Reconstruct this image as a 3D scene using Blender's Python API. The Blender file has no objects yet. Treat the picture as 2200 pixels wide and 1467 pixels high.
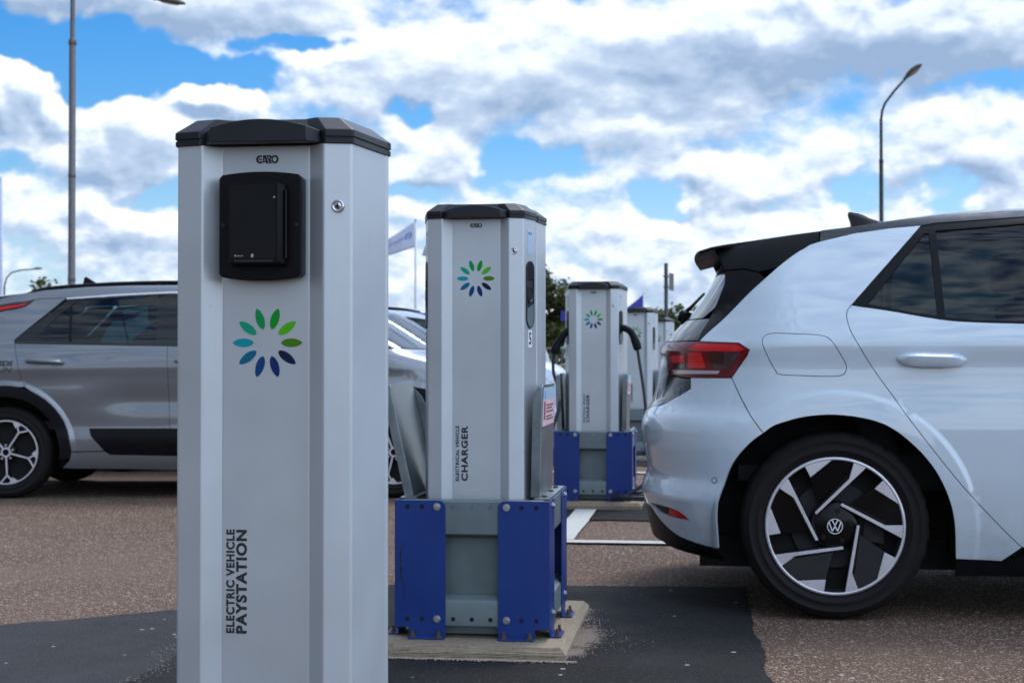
import bpy, bmesh, math, random
import numpy as np
from mathutils import Vector, Matrix
from mathutils.geometry import delaunay_2d_cdt
R = math.radians
SC = bpy.context.scene
COL = SC.collection

# ------------------------------------------------------------------ camera
cam_data = bpy.data.cameras.new("camera")
cam = bpy.data.objects.new("camera", cam_data)
COL.objects.link(cam)
cam.location = (0.0, 0.0, 0.96)
cam.rotation_euler = (R(90 + 0.767), 0.0, R(7.3))
cam_data.sensor_width = 36.0
cam_data.lens = 53.18
cam_data.clip_start = 0.05
cam_data.clip_end = 5000.0
cam_data.dof.use_dof = True
cam_data.dof.focus_distance = 3.6
cam_data.dof.aperture_fstop = 9.0
SC.camera = cam

# ------------------------------------------------------------------ exposure
SC.view_settings.view_transform = 'Standard'
SC.view_settings.look = 'None'
SC.view_settings.exposure = 0.46
SC.view_settings.gamma = 1.0
SC.view_settings.use_curve_mapping = False
SC.cycles.max_bounces = 8
SC.cycles.transparent_max_bounces = 16
SC.cycles.use_denoising = True

# ------------------------------------------------------------------ sun behind thin cloud
SUN_EL, SUN_AZ = 58.0, 24.0          # azimuth clockwise from +Y
sun_data = bpy.data.lights.new("sun", 'SUN')
sun_data.energy = 1.5
sun_data.angle = R(20)
sun_data.color = (1.0, 0.965, 0.91)
sun = bpy.data.objects.new("sun", sun_data)
COL.objects.link(sun)
_d = Vector((math.sin(R(SUN_AZ)) * math.cos(R(SUN_EL)), math.cos(R(SUN_AZ)) * math.cos(R(SUN_EL)), math.sin(R(SUN_EL))))
sun.rotation_euler = _d.to_track_quat('Z', 'Y').to_euler()
sun.location = _d * 40

# ------------------------------------------------------------------ sky
world = bpy.data.worlds.new("World")
SC.world = world
world.use_nodes = True
NT = world.node_tree
NT.nodes.clear()


class G:
    """small helper that adds nodes to a tree and wires them"""
    def __init__(s, nt):
        s.nt = nt

    def n(s, typ, **kw):
        nd = s.nt.nodes.new(typ)
        for k, v in kw.items():
            setattr(nd, k, v)
        return nd

    def put(s, sock, v):
        if hasattr(v, 'is_output'):
            s.nt.links.new(v, sock)
        else:
            sock.default_value = v

    def m(s, op, a, b=None, c=None, clamp=False):
        nd = s.n('ShaderNodeMath', operation=op, use_clamp=clamp)
        for i, v in enumerate((a, b, c)):
            if v is not None:
                s.put(nd.inputs[i], v)
        return nd.outputs[0]

    def v(s, op, a, b=None, c=None):
        nd = s.n('ShaderNodeVectorMath', operation=op)
        for i, v in enumerate((a, b, c)):
            if v is not None:
                s.put(nd.inputs[i], v)
        return nd.outputs[1] if op in ('LENGTH', 'DOT_PRODUCT', 'DISTANCE') else nd.outputs[0]

    def step(s, x, a, b, lo=0.0, hi=1.0):
        nd = s.n('ShaderNodeMapRange', interpolation_type='SMOOTHSTEP')
        for i, v in enumerate((x, a, b, lo, hi)):
            s.put(nd.inputs[i], v)
        return nd.outputs[0]

    def lin(s, x, a, b, lo=0.0, hi=1.0):
        nd = s.n('ShaderNodeMapRange')
        for i, v in enumerate((x, a, b, lo, hi)):
            s.put(nd.inputs[i], v)
        return nd.outputs[0]

    def mix(s, f, a, b, typ='MIX'):
        nd = s.n('ShaderNodeMix', data_type='RGBA', blend_type=typ)
        s.put(nd.inputs[0], f); s.put(nd.inputs[6], a); s.put(nd.inputs[7], b)
        return nd.outputs[2]

    def noise(s, vec, scale, detail=4, rough=.55, dist=0.0, col=False, lac=2.0):
        nd = s.n('ShaderNodeTexNoise')
        s.put(nd.inputs['Vector'], vec)
        nd.inputs['Scale'].default_value = scale
        nd.inputs['Detail'].default_value = detail
        nd.inputs['Roughness'].default_value = rough
        nd.inputs['Lacunarity'].default_value = lac
        nd.inputs['Distortion'].default_value = dist
        return nd.outputs['Color'] if col else nd.outputs[0]

    def voro(s, vec, scale, detail=0, rough=.5, feature='F1', out=0, rnd=1.0):
        nd = s.n('ShaderNodeTexVoronoi', feature=feature)
        s.put(nd.inputs['Vector'], vec)
        nd.inputs['Scale'].default_value = scale
        nd.inputs['Detail'].default_value = detail
        nd.inputs['Roughness'].default_value = rough
        nd.inputs['Randomness'].default_value = rnd
        if detail:
            nd.normalize = True
        return nd.outputs[out]


def cloud_group():
    """cloud thickness as a function of a sky direction given as (azimuth, elevation) in degrees"""
    gt = bpy.data.node_groups.new("cloud_thickness", 'ShaderNodeTree')
    gt.interface.new_socket("Dir", in_out='INPUT', socket_type='NodeSocketVector')
    gt.interface.new_socket("Thick", in_out='OUTPUT', socket_type='NodeSocketFloat')
    g = G(gt)
    gi = g.n('NodeGroupInput'); go = g.n('NodeGroupOutput')
    P = gi.outputs[0]
    w = g.noise(P, 0.55, 3, .5, col=True)
    w = g.v('SUBTRACT', w, (.5, .5, .5))
    PB = g.v('MULTIPLY_ADD', w, (3.6, 2.0, 0), P)
    # (az, el, radius az, radius el, amount)
    blobs = CLOUDS
    acc = 0.22
    for (a, e, ra, re, k) in blobs:
        q = g.v('MULTIPLY_ADD', PB, (1 / ra, 1 / re, 0), (-a / ra, -e / re, 0))
        q = g.v('DOT_PRODUCT', q, q)
        q = g.m('MULTIPLY_ADD', q, -1.0, 1.0, clamp=True)
        q = g.m('MULTIPLY', q, q)
        acc = g.m('MULTIPLY_ADD', q, k, acc)
    ps = g.v('MULTIPLY', P, (1.0, 1.75, 1.0))
    sp = g.n('ShaderNodeSeparateXYZ'); gt.links.new(P, sp.inputs[0])
    calm = g.step(sp.outputs[1], 5.0, 9.5, 1.0, .40)      # the high bank is soft, the low heaps are crisp
    big = g.noise(ps, 0.30, 5, .50)
    puff = g.voro(g.v('MULTIPLY_ADD', w, (1.2, 1.2, 0), ps), 0.62, 2, .5)
    fine = g.noise(ps, 1.7, 5, .55)
    acc = g.m('MULTIPLY_ADD', g.m('SUBTRACT', big, .5), 2.2, acc)
    acc = g.m('MULTIPLY_ADD', g.m('MULTIPLY', g.m('SUBTRACT', .42, puff), calm), 1.0, acc)
    acc = g.m('MULTIPLY_ADD', g.m('MULTIPLY', g.m('SUBTRACT', fine, .5), calm), 0.38, acc)
    low = g.step(sp.outputs[1], 8.0, 4.0)
    puff2 = g.voro(g.v('MULTIPLY_ADD', w, (.9, .9, 0), ps), 1.35, 1, .5)
    acc = g.m('MULTIPLY_ADD', g.m('MULTIPLY', g.m('SUBTRACT', .42, puff2), low), .50, acc)
    gt.links.new(acc, go.inputs[0])
    return gt


def _px(x, y, rx, ry, k):
    return (math.degrees(math.atan((x - 1100) / 3250)) - 7.3, (777 - y) / 56.7, rx / 56.7, ry / 56.7, k)


CLOUDS = [
    # clear holes, degrees of azimuth / elevation
    (-25.2, 11.3, 8.0, 1.35, -1.9), (-19.6, 10.7, 6.0, 1.0, -1.5), (-15.2, 11.7, 3.0, .45, -1.1), (-11.0, 9.4, 1.6, .7, -1.1),
    (-22.6, 9.9, 3.2, .9, -1.2), (-6.6, 7.5, 2.9, 1.3, -.9), (-1.6, 6.2, 1.8, 1.3, -1.3), (5.6, 6.4, 1.7, 1.1, -1.0),
    (8.8, 6.5, 1.6, 1.8, -.7), (-26.0, 7.0, 2.0, .9, -1.0), (-20.6, 5.8, 1.8, .9, -1.0), (-10.6, 6.4, 2.5, .8, -.8),
    (10.4, 10.0, 4.0, .6, -.4),
    # cloud masses
    (-24.2, 13.6, 6.0, 1.3, 1.0), (-18.6, 13.4, 8.0, 1.5, 1.2), (-25.4, 9.7, 2.7, 1.5, 1.5), (-21.5, 7.9, 3.2, 1.7, 1.4),
    (-18.2, 9.7, 2.0, .9, 1.4), (-10.5, 10.9, 7.0, 2.6, 1.0), (-2.0, 11.2, 9.5, 3.0, 1.1), (7.5, 11.8, 9.0, 2.0, 1.3),
    (10.0, 7.9, 4.5, 1.7, .9), (-10.1, 7.2, 2.4, 1.6, 1.0), (.8, 6.8, 4.0, 1.2, .8), (-3.8, 8.4, 6.0, 1.0, .6),
    (-21.8, 5.4, 2.6, 1.3, .8), (-16.0, 4.6, 6.0, 1.5, .7), (2.0, 4.4, 9.0, 2.0, .7), (12.0, 5.0, 4.0, 1.6, .6),
]

SHADES = [_px(1950, 135, 680, 135, .36), _px(1500, 220, 300, 60, .16), _px(1250, 300, 500, 80, .12), _px(950, 240, 260, 60, .14), _px(120, 300, 200, 60, .10), _px(2050, 420, 300, 120, .14), _px(500, 90, 300, 40, .05)]

g = G(NT)
tc = g.n('ShaderNodeTexCoord')
sep = g.n('ShaderNodeSeparateXYZ')
NT.links.new(g.v('NORMALIZE', tc.outputs['Generated']), sep.inputs[0])
az = g.m('MULTIPLY', g.m('ARCTAN2', sep.outputs[0], sep.outputs[1]), 180 / math.pi)
el = g.m('MULTIPLY', g.m('ARCSINE', sep.outputs[2]), 180 / math.pi)
# high up the cloud pattern coarsens so that it does not pinch at the zenith
comb = g.n('ShaderNodeCombineXYZ')
g.put(comb.inputs[0], az); g.put(comb.inputs[1], el); g.put(comb.inputs[2], 3.7)
P = comb.outputs[0]
grp = cloud_group()


def thick(vec):
    nd = g.n('ShaderNodeGroup'); nd.node_tree = grp
    g.put(nd.inputs[0], vec)
    return nd.outputs[0]


D0 = thick(P)
D1 = thick(g.v('ADD', P, (.14, .52, 0)))
alpha = g.step(D0, -.16, .52)
lit = g.m('MULTIPLY_ADD', g.m('SUBTRACT', D0, D1), 0.80, .66)
lit = g.m('MULTIPLY_ADD', g.step(D0, .55, 2.2), -.30, lit, clamp=True)
for (a_, e_, ra_, re_, k_) in SHADES:
    q_ = g.v('MULTIPLY_ADD', P, (1 / ra_, 1 / re_, 0), (-a_ / ra_, -e_ / re_, 0))
    q_ = g.m('MULTIPLY_ADD', g.v('DOT_PRODUCT', q_, q_), -1.0, 1.0, clamp=True)
    lit = g.m('MULTIPLY_ADD', q_, -k_, lit)
lit = g.m('MULTIPLY_ADD', g.m('SUBTRACT', g.noise(g.v('MULTIPLY', P, (1.0, 2.2, 1.0)), .75, 5, .58), .5), .42, lit)
lit = g.m('MAXIMUM', lit, 0.0)
# overhead the deck is broken and lets more blue through
alpha = g.m('MULTIPLY', alpha, g.step(el, 16.0, 40.0, 1.0, .78))
sky = g.n('ShaderNodeTexSky', sky_type='NISHITA')
sky.sun_disc = False
sky.sun_elevation = R(SUN_EL); sky.sun_rotation = R(SUN_AZ)
sky.air_density = 1.0; sky.dust_density = .6; sky.ozone_density = 3.0
hsv = g.n('ShaderNodeHueSaturation')
hsv.inputs['Saturation'].default_value = 1.65
NT.links.new(sky.outputs[0], hsv.inputs['Color'])
blue = g.mix(1.0, hsv.outputs[0], (.078, .084, .094, 1), 'MULTIPLY')
# thin veil whitens the clear sky towards the horizon
veil = g.step(el, -1.0, 9.0, .80, .08)
blue = g.mix(veil, blue, (.42, .58, .76, 1))
ramp = g.n('ShaderNodeValToRGB')
cr = ramp.color_ramp
cr.elements[0].position = 0.0; cr.elements[0].color = (.245, .345, .51, 1)
cr.elements[1].position = 1.0; cr.elements[1].color = (.82, .84, .85, 1)
e = cr.elements.new(.42); e.color = (.41, .51, .66, 1)
e = cr.elements.new(.70); e.color = (.65, .72, .80, 1)
NT.links.new(lit, ramp.inputs[0])
col = g.mix(alpha, blue, ramp.outputs[0])
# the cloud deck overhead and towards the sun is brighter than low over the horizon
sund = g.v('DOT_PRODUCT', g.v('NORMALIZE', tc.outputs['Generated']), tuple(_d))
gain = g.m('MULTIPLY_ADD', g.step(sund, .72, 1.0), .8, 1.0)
# lobes added to the unseen sky behind: brighter right, duller left, for face contrast
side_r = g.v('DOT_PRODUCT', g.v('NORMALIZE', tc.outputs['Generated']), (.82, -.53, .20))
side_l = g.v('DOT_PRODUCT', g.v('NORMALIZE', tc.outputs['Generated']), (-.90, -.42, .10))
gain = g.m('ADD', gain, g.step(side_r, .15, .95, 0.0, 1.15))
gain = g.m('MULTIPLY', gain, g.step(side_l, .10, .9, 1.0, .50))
# extra gain added to the unseen upper sky, lighting the scene above a dimmer horizon
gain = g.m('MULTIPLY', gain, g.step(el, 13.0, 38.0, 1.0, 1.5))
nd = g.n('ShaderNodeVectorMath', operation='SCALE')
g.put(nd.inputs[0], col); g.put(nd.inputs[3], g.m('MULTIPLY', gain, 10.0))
# below the horizon: dull ground tone, only ever seen in reflections
below = g.step(el, -1.2, -.1)
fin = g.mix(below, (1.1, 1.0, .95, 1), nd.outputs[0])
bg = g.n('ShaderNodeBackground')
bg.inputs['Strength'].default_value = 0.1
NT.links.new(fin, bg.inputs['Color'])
wo = g.n('ShaderNodeOutputWorld')
NT.links.new(bg.outputs[0], wo.inputs['Surface'])
world.cycles.sampling_method = 'MANUAL'
world.cycles.sample_map_resolution = 512

# ================================================================== materials
def new_mat(name):
    m = bpy.data.materials.new(name)
    m.use_nodes = True
    nt = m.node_tree
    return m, G(nt), nt.nodes['Principled BSDF']


def plain(name, col, rough=.5, metal=0.0, coat=0.0, spec=.5, var=.06, scale=9.0, bump=0.0, bscale=60.0, emit=None):
    """one paint / plastic / metal with slight uneven tone and gloss"""
    m, g, p = new_mat(name)
    tcn = g.n('ShaderNodeTexCoord')
    n = g.noise(tcn.outputs['Object'], scale, 5, .6)
    f = g.lin(n, .3, .7, 1 - var, 1 + var)
    c = g.n('ShaderNodeVectorMath', operation='SCALE')
    c.inputs[0].default_value = col[:3]
    g.put(c.inputs[3], f)
    g.put(p.inputs['Base Color'], c.outputs[0])
    g.put(p.inputs['Roughness'], g.lin(n, .3, .7, max(0, rough - .06), min(1, rough + .06)))
    p.inputs['Metallic'].default_value = metal
    p.inputs['Coat Weight'].default_value = coat
    p.inputs['Coat Roughness'].default_value = .04
    p.inputs['Specular IOR Level'].default_value = spec
    if bump:
        b = g.n('ShaderNodeBump')
        b.inputs['Strength'].default_value = bump
        b.inputs['Distance'].default_value = .002
        g.put(b.inputs['Height'], g.noise(tcn.outputs['Object'], bscale, 4, .6))
        g.put(p.inputs['Normal'], b.outputs[0])
    return m


def glass_mat(name, tint, rough=.02, ior=1.5):
    m, g, p = new_mat(name)
    nt = m.node_tree
    tr = g.n('ShaderNodeBsdfTransparent'); tr.inputs[0].default_value = (*tint, 1)
    gl = g.n('ShaderNodeBsdfGlossy'); gl.inputs['Roughness'].default_value = rough
    gl.inputs[0].default_value = (.9, .95, 1, 1)
    fr = g.n('ShaderNodeFresnel'); fr.inputs[0].default_value = ior
    mx = g.n('ShaderNodeMixShader')
    g.put(mx.inputs[0], fr.outputs[0])
    nt.links.new(tr.outputs[0], mx.inputs[1]); nt.links.new(gl.outputs[0], mx.inputs[2])
    nt.nodes.remove(p)
    nt.links.new(mx.outputs[0], nt.nodes['Material Output'].inputs['Surface'])
    return m


M = {}
M['silver'] = plain('silver_powder_coat', (.50, .53, .56), .38, .45, var=.03, scale=4, bump=.05, bscale=400)
M['lid'] = plain('black_moulded_plastic', (.009, .011, .014), .40, spec=.3, var=.2, bump=.12, bscale=500)
M['gasket'] = plain('black_rubber', (.008, .008, .009), .7)
M['reader'] = plain('black_reader_plastic', (.003, .003, .004), .38, spec=.15, bump=.1, bscale=500)
M['screen'] = plain('dark_reader_glass', (.002, .002, .004), .12, spec=.2, var=0.02)
M['ink'] = plain('black_ink', (.012, .013, .016), .6)
M['chrome'] = plain('polished_chrome', (.55, .56, .58), .18, 1.0, var=.05)
M['bluepaint'] = plain('blue_painted_steel', (.010, .031, .150), .36, spec=.3, var=.12, scale=6, bump=.08, bscale=90)
M['galv'] = plain('galvanised_steel', (.21, .24, .255), .34, .85, var=.25, scale=9, bump=.08, bscale=120)
M['galvdull'] = plain('dull_zinc_steel', (.145, .185, .192), .5, .45, var=.14, scale=8, bump=.05, bscale=120)
M['bolt'] = plain('zinc_bolt', (.45, .45, .45), .32, .9, var=.15, scale=60)
M['rust'] = plain('rusty_thread', (.09, .06, .045), .7, .3, var=.3, scale=80)
M['hole'] = plain('dark_hole', (.004, .004, .005), .9)
M['whitesticker'] = plain('white_sticker', (.75, .77, .78), .4, var=.02)
M['bluesticker'] = plain('pale_blue_sticker', (.34, .50, .60), .4, var=.05)
M['rubber'] = plain('black_cable_rubber', (.010, .010, .011), .5, var=.1)
M['tyre'] = plain('tyre_rubber', (.010, .009, .009), .75, spec=.2, var=.2, scale=20, bump=.15, bscale=250)
M['darksteel'] = plain('dark_cast_steel', (.022, .022, .024), .6, spec=.2)
M['sensorring'] = plain('sensor_gap', (.10, .11, .12), .5)
M['rimsilver'] = plain('machined_alloy', (.58, .58, .62), .30, .6, var=.05)
M['rimblack'] = plain('gloss_black_rim', (.002, .002, .003), .22, 0, .08, spec=.18)
M['tub'] = plain('wheel_arch_felt', (.006, .006, .006), .9)
M['paintwhite'] = plain('white_car_paint', (.66, .70, .74), .26, 0, 1.0, var=.015, scale=2)
M['paintgrey'] = plain('grey_metallic_car_paint', (.19, .205, .225), .30, .45, .9, var=.03, scale=3)
def car_paint(name, col, rough, metal):
    m, g, p = new_mat(name)
    o = g.n('ShaderNodeTexCoord').outputs['Object']
    sp_ = g.n('ShaderNodeSeparateXYZ'); g.nt.links.new(o, sp_.inputs[0])
    n = g.noise(o, 7, 6, .65)
    film = g.m('MULTIPLY', g.step(sp_.outputs[2], .62, .22), g.lin(n, .35, .7, .05, .42))
    spk = g.m('MULTIPLY', g.step(g.noise(o, 120, 3, .6), .68, .74), g.step(sp_.outputs[2], .9, .25, 0, .45))
    c = g.mix(g.m('MAXIMUM', film, spk), (*col, 1), (.17, .145, .12, 1))
    g.put(p.inputs['Base Color'], c)
    g.put(p.inputs['Roughness'], g.m('MULTIPLY_ADD', film, .5, rough))
    p.inputs['Metallic'].default_value = metal
    g.put(p.inputs['Coat Weight'], g.m('SUBTRACT', 1.0, film))
    p.inputs['Coat Roughness'].default_value = .03
    p.inputs['Coat IOR'].default_value = 1.65
    return m


M['paintwhite'] = car_paint('white_car_paint', (.50, .585, .655), .30, 0.0)
M['paintgrey'] = car_paint('grey_metallic_car_paint', (.150, .164, .182), .28, .45)
M['paintfar'] = plain('pale_blue_white_car_paint', (.60, .66, .78), .28, 0, 1.0, var=.02)
M['paintvan'] = plain('silver_van_paint', (.30, .33, .36), .3, .5, 1.0, var=.03)
M['paintsilver'] = plain('silver_grey_car_paint', (.24, .27, .31), .3, .5, 1.0, var=.03)
M['gloss'] = plain('gloss_black_trim', (.004, .005, .006), .10, 0, .3, spec=.35, var=.05)
M['blackpanel'] = plain('black_side_panel', (.004, .004, .005), .3, spec=.12, var=.05)
M['blackroof'] = plain('black_roof_paint', (.006, .007, .010), .20, 0, .6, spec=.4, var=.05)
M['trim'] = plain('matt_black_trim', (.006, .0065, .008), .45, spec=.12, var=.12, bump=.05, bscale=300)
M['satin'] = plain('satin_bright_trim', (.62, .63, .66), .3, .5)
M['privacy'] = glass_mat('privacy_glass', (.085, .115, .115), ior=1.38)
M['tealglass'] = glass_mat('teal_tinted_glass', (.16, .30, .31))
M['windscreen'] = glass_mat('clear_windscreen', (.55, .66, .66))
M['cabin'] = plain('dark_cabin_fabric', (.02, .021, .023), .9)
M['redlens'] = plain('red_lamp_lens', (.13, .003, .006), .14, 0, .06, spec=.3, var=.05)
M['redbright'] = plain('bright_red_lamp_strip', (.62, .006, .010), .14, 0, .1, spec=.3, var=.05)
M['reddark'] = plain('smoked_red_lens', (.035, .003, .005), .10, 0, .35)
M['lampwhite'] = plain('clear_lamp_lens', (.42, .34, .36), .15, .3, .5)
M['headlamp'] = plain('headlamp_glass', (.35, .38, .42), .08, .6, 1.0)
M['polegalv'] = plain('weathered_pole_steel', (.13, .125, .13), .55, .5, var=.15)
M['poledark'] = plain('dark_green_pole_paint', (.020, .030, .032), .5, var=.15)
M['polewhite'] = plain('white_pole_paint', (.60, .62, .64), .45)
M['lamphead'] = plain('grey_lamp_head', (.10, .12, .11), .5)
M['flagwhite'] = plain('pale_flag_cloth', (.50, .54, .68), .85)
M['flagblue'] = plain('blue_flag_cloth', (.055, .06, .34), .85)
M['flagink'] = plain('blue_flag_print', (.05, .13, .50), .8)
M['flagmauve'] = plain('pale_flag_print', (.45, .38, .62), .8)
M['signblue'] = plain('blue_sign_face', (.008, .030, .30), .4)
M['signwhite'] = plain('white_sign_print', (.75, .76, .80), .5)
M['signpink'] = plain('faded_warning_sign', (.56, .46, .49), .5, var=.05)
M['signred'] = plain('dark_red_print', (.28, .035, .045), .5)
M['signyellow'] = plain('faded_yellow_sticker', (.34, .30, .17), .6)


def petal(i, c):
    M['petal%d' % i] = plain('emblem_colour_%d' % i, c, .5, spec=.15, var=.03)


for i, c in enumerate([(.055, .18, .010), (.075, .40, .010), (.004, .26, .018), (.004, .26, .065), (.006, .30, .17),
                       (.004, .27, .32), (.004, .115, .21), (.006, .045, .17), (.007, .022, .115), (.005, .012, .05)]):
    petal(i, c)


def concrete_mat():
    m, g, p = new_mat('cast_concrete')
    o = g.n('ShaderNodeTexCoord').outputs['Object']
    n1 = g.noise(o, 3, 6, .6); n2 = g.noise(o, 60, 4, .6); v = g.voro(o, 45)
    c = g.mix(g.lin(n1, .3, .7), (.15, .110, .070, 1), (.235, .185, .125, 1))
    c = g.mix(g.lin(n2, .35, .7), c, (.27, .22, .155, 1))
    c = g.mix(g.m('MULTIPLY', g.step(v, .14, .06), g.step(g.noise(o, 7, 2), .52, .60)), c, (.03, .028, .024, 1))
    g.put(p.inputs['Base Color'], c)
    p.inputs['Roughness'].default_value = .9
    b = g.n('ShaderNodeBump'); b.inputs['Strength'].default_value = .5; b.inputs['Distance'].default_value = .004
    g.put(b.inputs['Height'], g.m('ADD', n2, g.m('MULTIPLY', g.step(v, .02, .16), .8)))
    g.put(p.inputs['Normal'], b.outputs[0])
    return m


def asphalt_mat(name, binder, stones, cover, light, worn=(.10, .09, .085), wear=.3, dust=()):
    """bitumen with stones showing: every stone a voronoi cell with its own tone"""
    m, g, p = new_mat(name)
    nt = m.node_tree
    o = g.n('ShaderNodeNewGeometry').outputs['Position']
    ow = g.v('MULTIPLY_ADD', g.v('SUBTRACT', g.noise(o, 70, 2, .5, col=True), (.5, .5, .5)), (.010, .010, 0), o)
    vd = g.n('ShaderNodeTexVoronoi'); g.put(vd.inputs['Vector'], ow); vd.inputs['Scale'].default_value = 135
    ve = g.n('ShaderNodeTexVoronoi'); g.put(ve.inputs['Vector'], ow); ve.inputs['Scale'].default_value = 34
    sp = g.n('ShaderNodeSeparateColor'); nt.links.new(vd.outputs['Color'], sp.inputs[0])
    sq = g.n('ShaderNodeSeparateColor'); nt.links.new(ve.outputs['Color'], sq.inputs[0])
    big = g.noise(o, .55, 5, .55); mid = g.noise(o, 4.0, 5, .6)
    rp = g.n('ShaderNodeValToRGB'); cr = rp.color_ramp; cr.interpolation = 'CONSTANT'
    cr.elements[0].position = 0; cr.elements[0].color = (*stones[0], 1)
    cr.elements[1].position = 1 / len(stones); cr.elements[1].color = (*stones[1], 1)
    for i in range(2, len(stones)):
        e = cr.elements.new(i / len(stones)); e.color = (*stones[i], 1)
    nt.links.new(sp.outputs[0], rp.inputs[0])
    cov = g.m('ADD', cover, g.m('MULTIPLY', g.m('SUBTRACT', mid, .5), .5))
    isst = g.m('MULTIPLY', g.m('LESS_THAN', sp.outputs[1], cov), g.step(vd.outputs['Distance'], .62, .40))
    c = g.mix(isst, (*binder, 1), rp.outputs[0])
    # a few larger light chips
    chip = g.m('MULTIPLY', g.m('GREATER_THAN', sq.outputs[0], 1 - light), g.step(ve.outputs['Distance'], .34, .22))
    c = g.mix(chip, c, g.mix(sq.outputs[1], (.42, .33, .27, 1), (.46, .45, .45, 1)))
    c = g.mix(g.m('MULTIPLY', g.step(big, .40, .66), wear), c, (*worn, 1))
    dark = g.step(g.noise(o, 1.7, 4, .6), .66, .75)
    c = g.mix(g.m('MULTIPLY', dark, .42), c, (.03, .028, .027, 1))
    for (dx, dy, rx, ry) in dust:
        q_ = g.v('MULTIPLY_ADD', o, (1 / rx, 1 / ry, 0), (-dx / rx, -dy / ry, 0))
        q_ = g.m('MULTIPLY_ADD', g.v('LENGTH', q_), -1.0, 1.0)
        q_ = g.m('ADD', q_, g.m('MULTIPLY', g.m('SUBTRACT', g.noise(o, 26, 6, .7), .5), 1.5))
        c = g.mix(g.m('MULTIPLY', g.step(q_, .05, .6), .65), c, g.mix(g.noise(o, 220, 3, .6), (.16, .12, .09, 1), (.38, .30, .24, 1)))
    g.put(p.inputs['Base Color'], c)
    g.put(p.inputs['Roughness'], g.lin(mid, .3, .7, .75, .95))
    p.inputs['Specular IOR Level'].default_value = .12
    b = g.n('ShaderNodeBump'); b.inputs['Strength'].default_value = .9; b.inputs['Distance'].default_value = .006
    h = g.m('ADD', g.m('MULTIPLY', g.m('SUBTRACT', .6, vd.outputs['Distance']), isst), g.m('MULTIPLY', g.noise(o, 160, 3, .6), .5))
    g.put(b.inputs['Height'], h)
    g.put(p.inputs['Normal'], b.outputs[0])
    return m


def worn_paint(name, col, chip, rough, metal, scale, amount, dust=(.20, .17, .13), spec=.3, streak=True, coat=0.0):
    """paint with chips, rubbed streaks and a little dust, each with a shape of its own"""
    m, g, p = new_mat(name)
    o = g.n('ShaderNodeTexCoord').outputs['Object']
    n = g.noise(o, scale * .25, 5, .6)
    c = g.v('MULTIPLY', g.mix(g.lin(n, .3, .7), (.88, .88, .88, 1), (1.12, 1.12, 1.12, 1)), col)
    if amount:
        ch = g.m('MULTIPLY', g.step(g.noise(o, scale * 2.2, 6, .7), .70, .73), g.step(g.noise(o, scale * .3, 2), .50, .62))
        c = g.mix(g.m('MULTIPLY', ch, amount), c, (*chip, 1))
    rough_f = g.lin(n, .3, .7, rough - .07, rough + .09)
    if streak:
        st = g.v('MULTIPLY', o, (38.0, 38.0, 1.3))
        sk = g.m('MULTIPLY', g.step(g.noise(st, 1.0, 4, .6), .55, .78), g.step(g.noise(o, 2.2, 3), .42, .65))
        c = g.mix(g.m('MULTIPLY', sk, .20), c, (*dust, 1))
        rough_f = g.m('MULTIPLY_ADD', sk, .14, rough_f)
    sp_ = g.step(g.noise(o, scale * 9, 3, .6), .735, .76)
    c = g.mix(g.m('MULTIPLY', sp_, .35), c, (*dust, 1))
    g.put(p.inputs['Base Color'], c); g.put(p.inputs['Roughness'], rough_f)
    p.inputs['Metallic'].default_value = metal
    p.inputs['Specular IOR Level'].default_value = spec
    p.inputs['Coat Weight'].default_value = coat
    b = g.n('ShaderNodeBump'); b.inputs['Strength'].default_value = .05; b.inputs['Distance'].default_value = .002
    g.put(b.inputs['Height'], g.noise(o, 300, 3, .6)); g.put(p.inputs['Normal'], b.outputs[0])
    return m


M['silver'] = worn_paint('silver_powder_coat', (.49, .525, .55), (.3, .3, .3), .38, .45, 6, 0, (.30, .28, .25), .5)
M['bluepaint'] = worn_paint('blue_painted_steel', (.011, .036, .175), (.10, .075, .06), .36, 0, 14, .8, (.10, .10, .12), .3)
M['concrete'] = concrete_mat()
M['oldasphalt'] = asphalt_mat('worn_reddish_asphalt', (.083, .055, .040),
                              [(.27, .165, .115), (.09, .060, .045), (.42, .28, .20), (.036, .027, .022), (.55, .43, .33), (.20, .107, .066)], .60, .045, (.165, .112, .084), .45)
M['newasphalt'] = asphalt_mat('dark_fresh_asphalt', (.0145, .0138, .0132),
                              [(.032, .031, .031), (.020, .020, .021), (.048, .043, .040), (.015, .015, .016), (.040, .038, .038)], .5, .012, (.024, .024, .025), .4, dust=((-.435, 5.24, .10, .30), (-.43, 4.97, .06, .08)))
M['midasphalt'] = asphalt_mat('blue_grey_asphalt', (.031, .0298, .030),
                              [(.055, .054, .056), (.036, .037, .040), (.075, .067, .062), (.030, .031, .034), (.062, .058, .057)], .55, .02, (.042, .042, .045), .4)


def line_mat():
    m, g, p = new_mat('road_paint')
    o = g.n('ShaderNodeNewGeometry').outputs['Position']
    n = g.noise(o, 40, 6, .7); n2 = g.noise(o, 4, 3)
    c = g.mix(g.step(n, .55, .68), (.42, .42, .38, 1), (.13, .105, .085, 1))
    c = g.mix(g.lin(n2, .3, .7, 0, .35), c, (.42, .40, .36, 1))
    g.put(p.inputs['Base Color'], c); p.inputs['Roughness'].default_value = .8
    return m


M['line'] = line_mat()


def sand_mat():
    m, g, p = new_mat('loose_sand')
    o = g.n('ShaderNodeNewGeometry').outputs['Position']
    v = g.n('ShaderNodeTexVoronoi'); g.put(v.inputs['Vector'], o); v.inputs['Scale'].default_value = 150
    g.put(p.inputs['Base Color'], g.mix(g.lin(v.outputs['Color'], 0, 1), (.22, .17, .13, 1), (.46, .36, .29, 1)))
    p.inputs['Roughness'].default_value = .95
    return m


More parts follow.
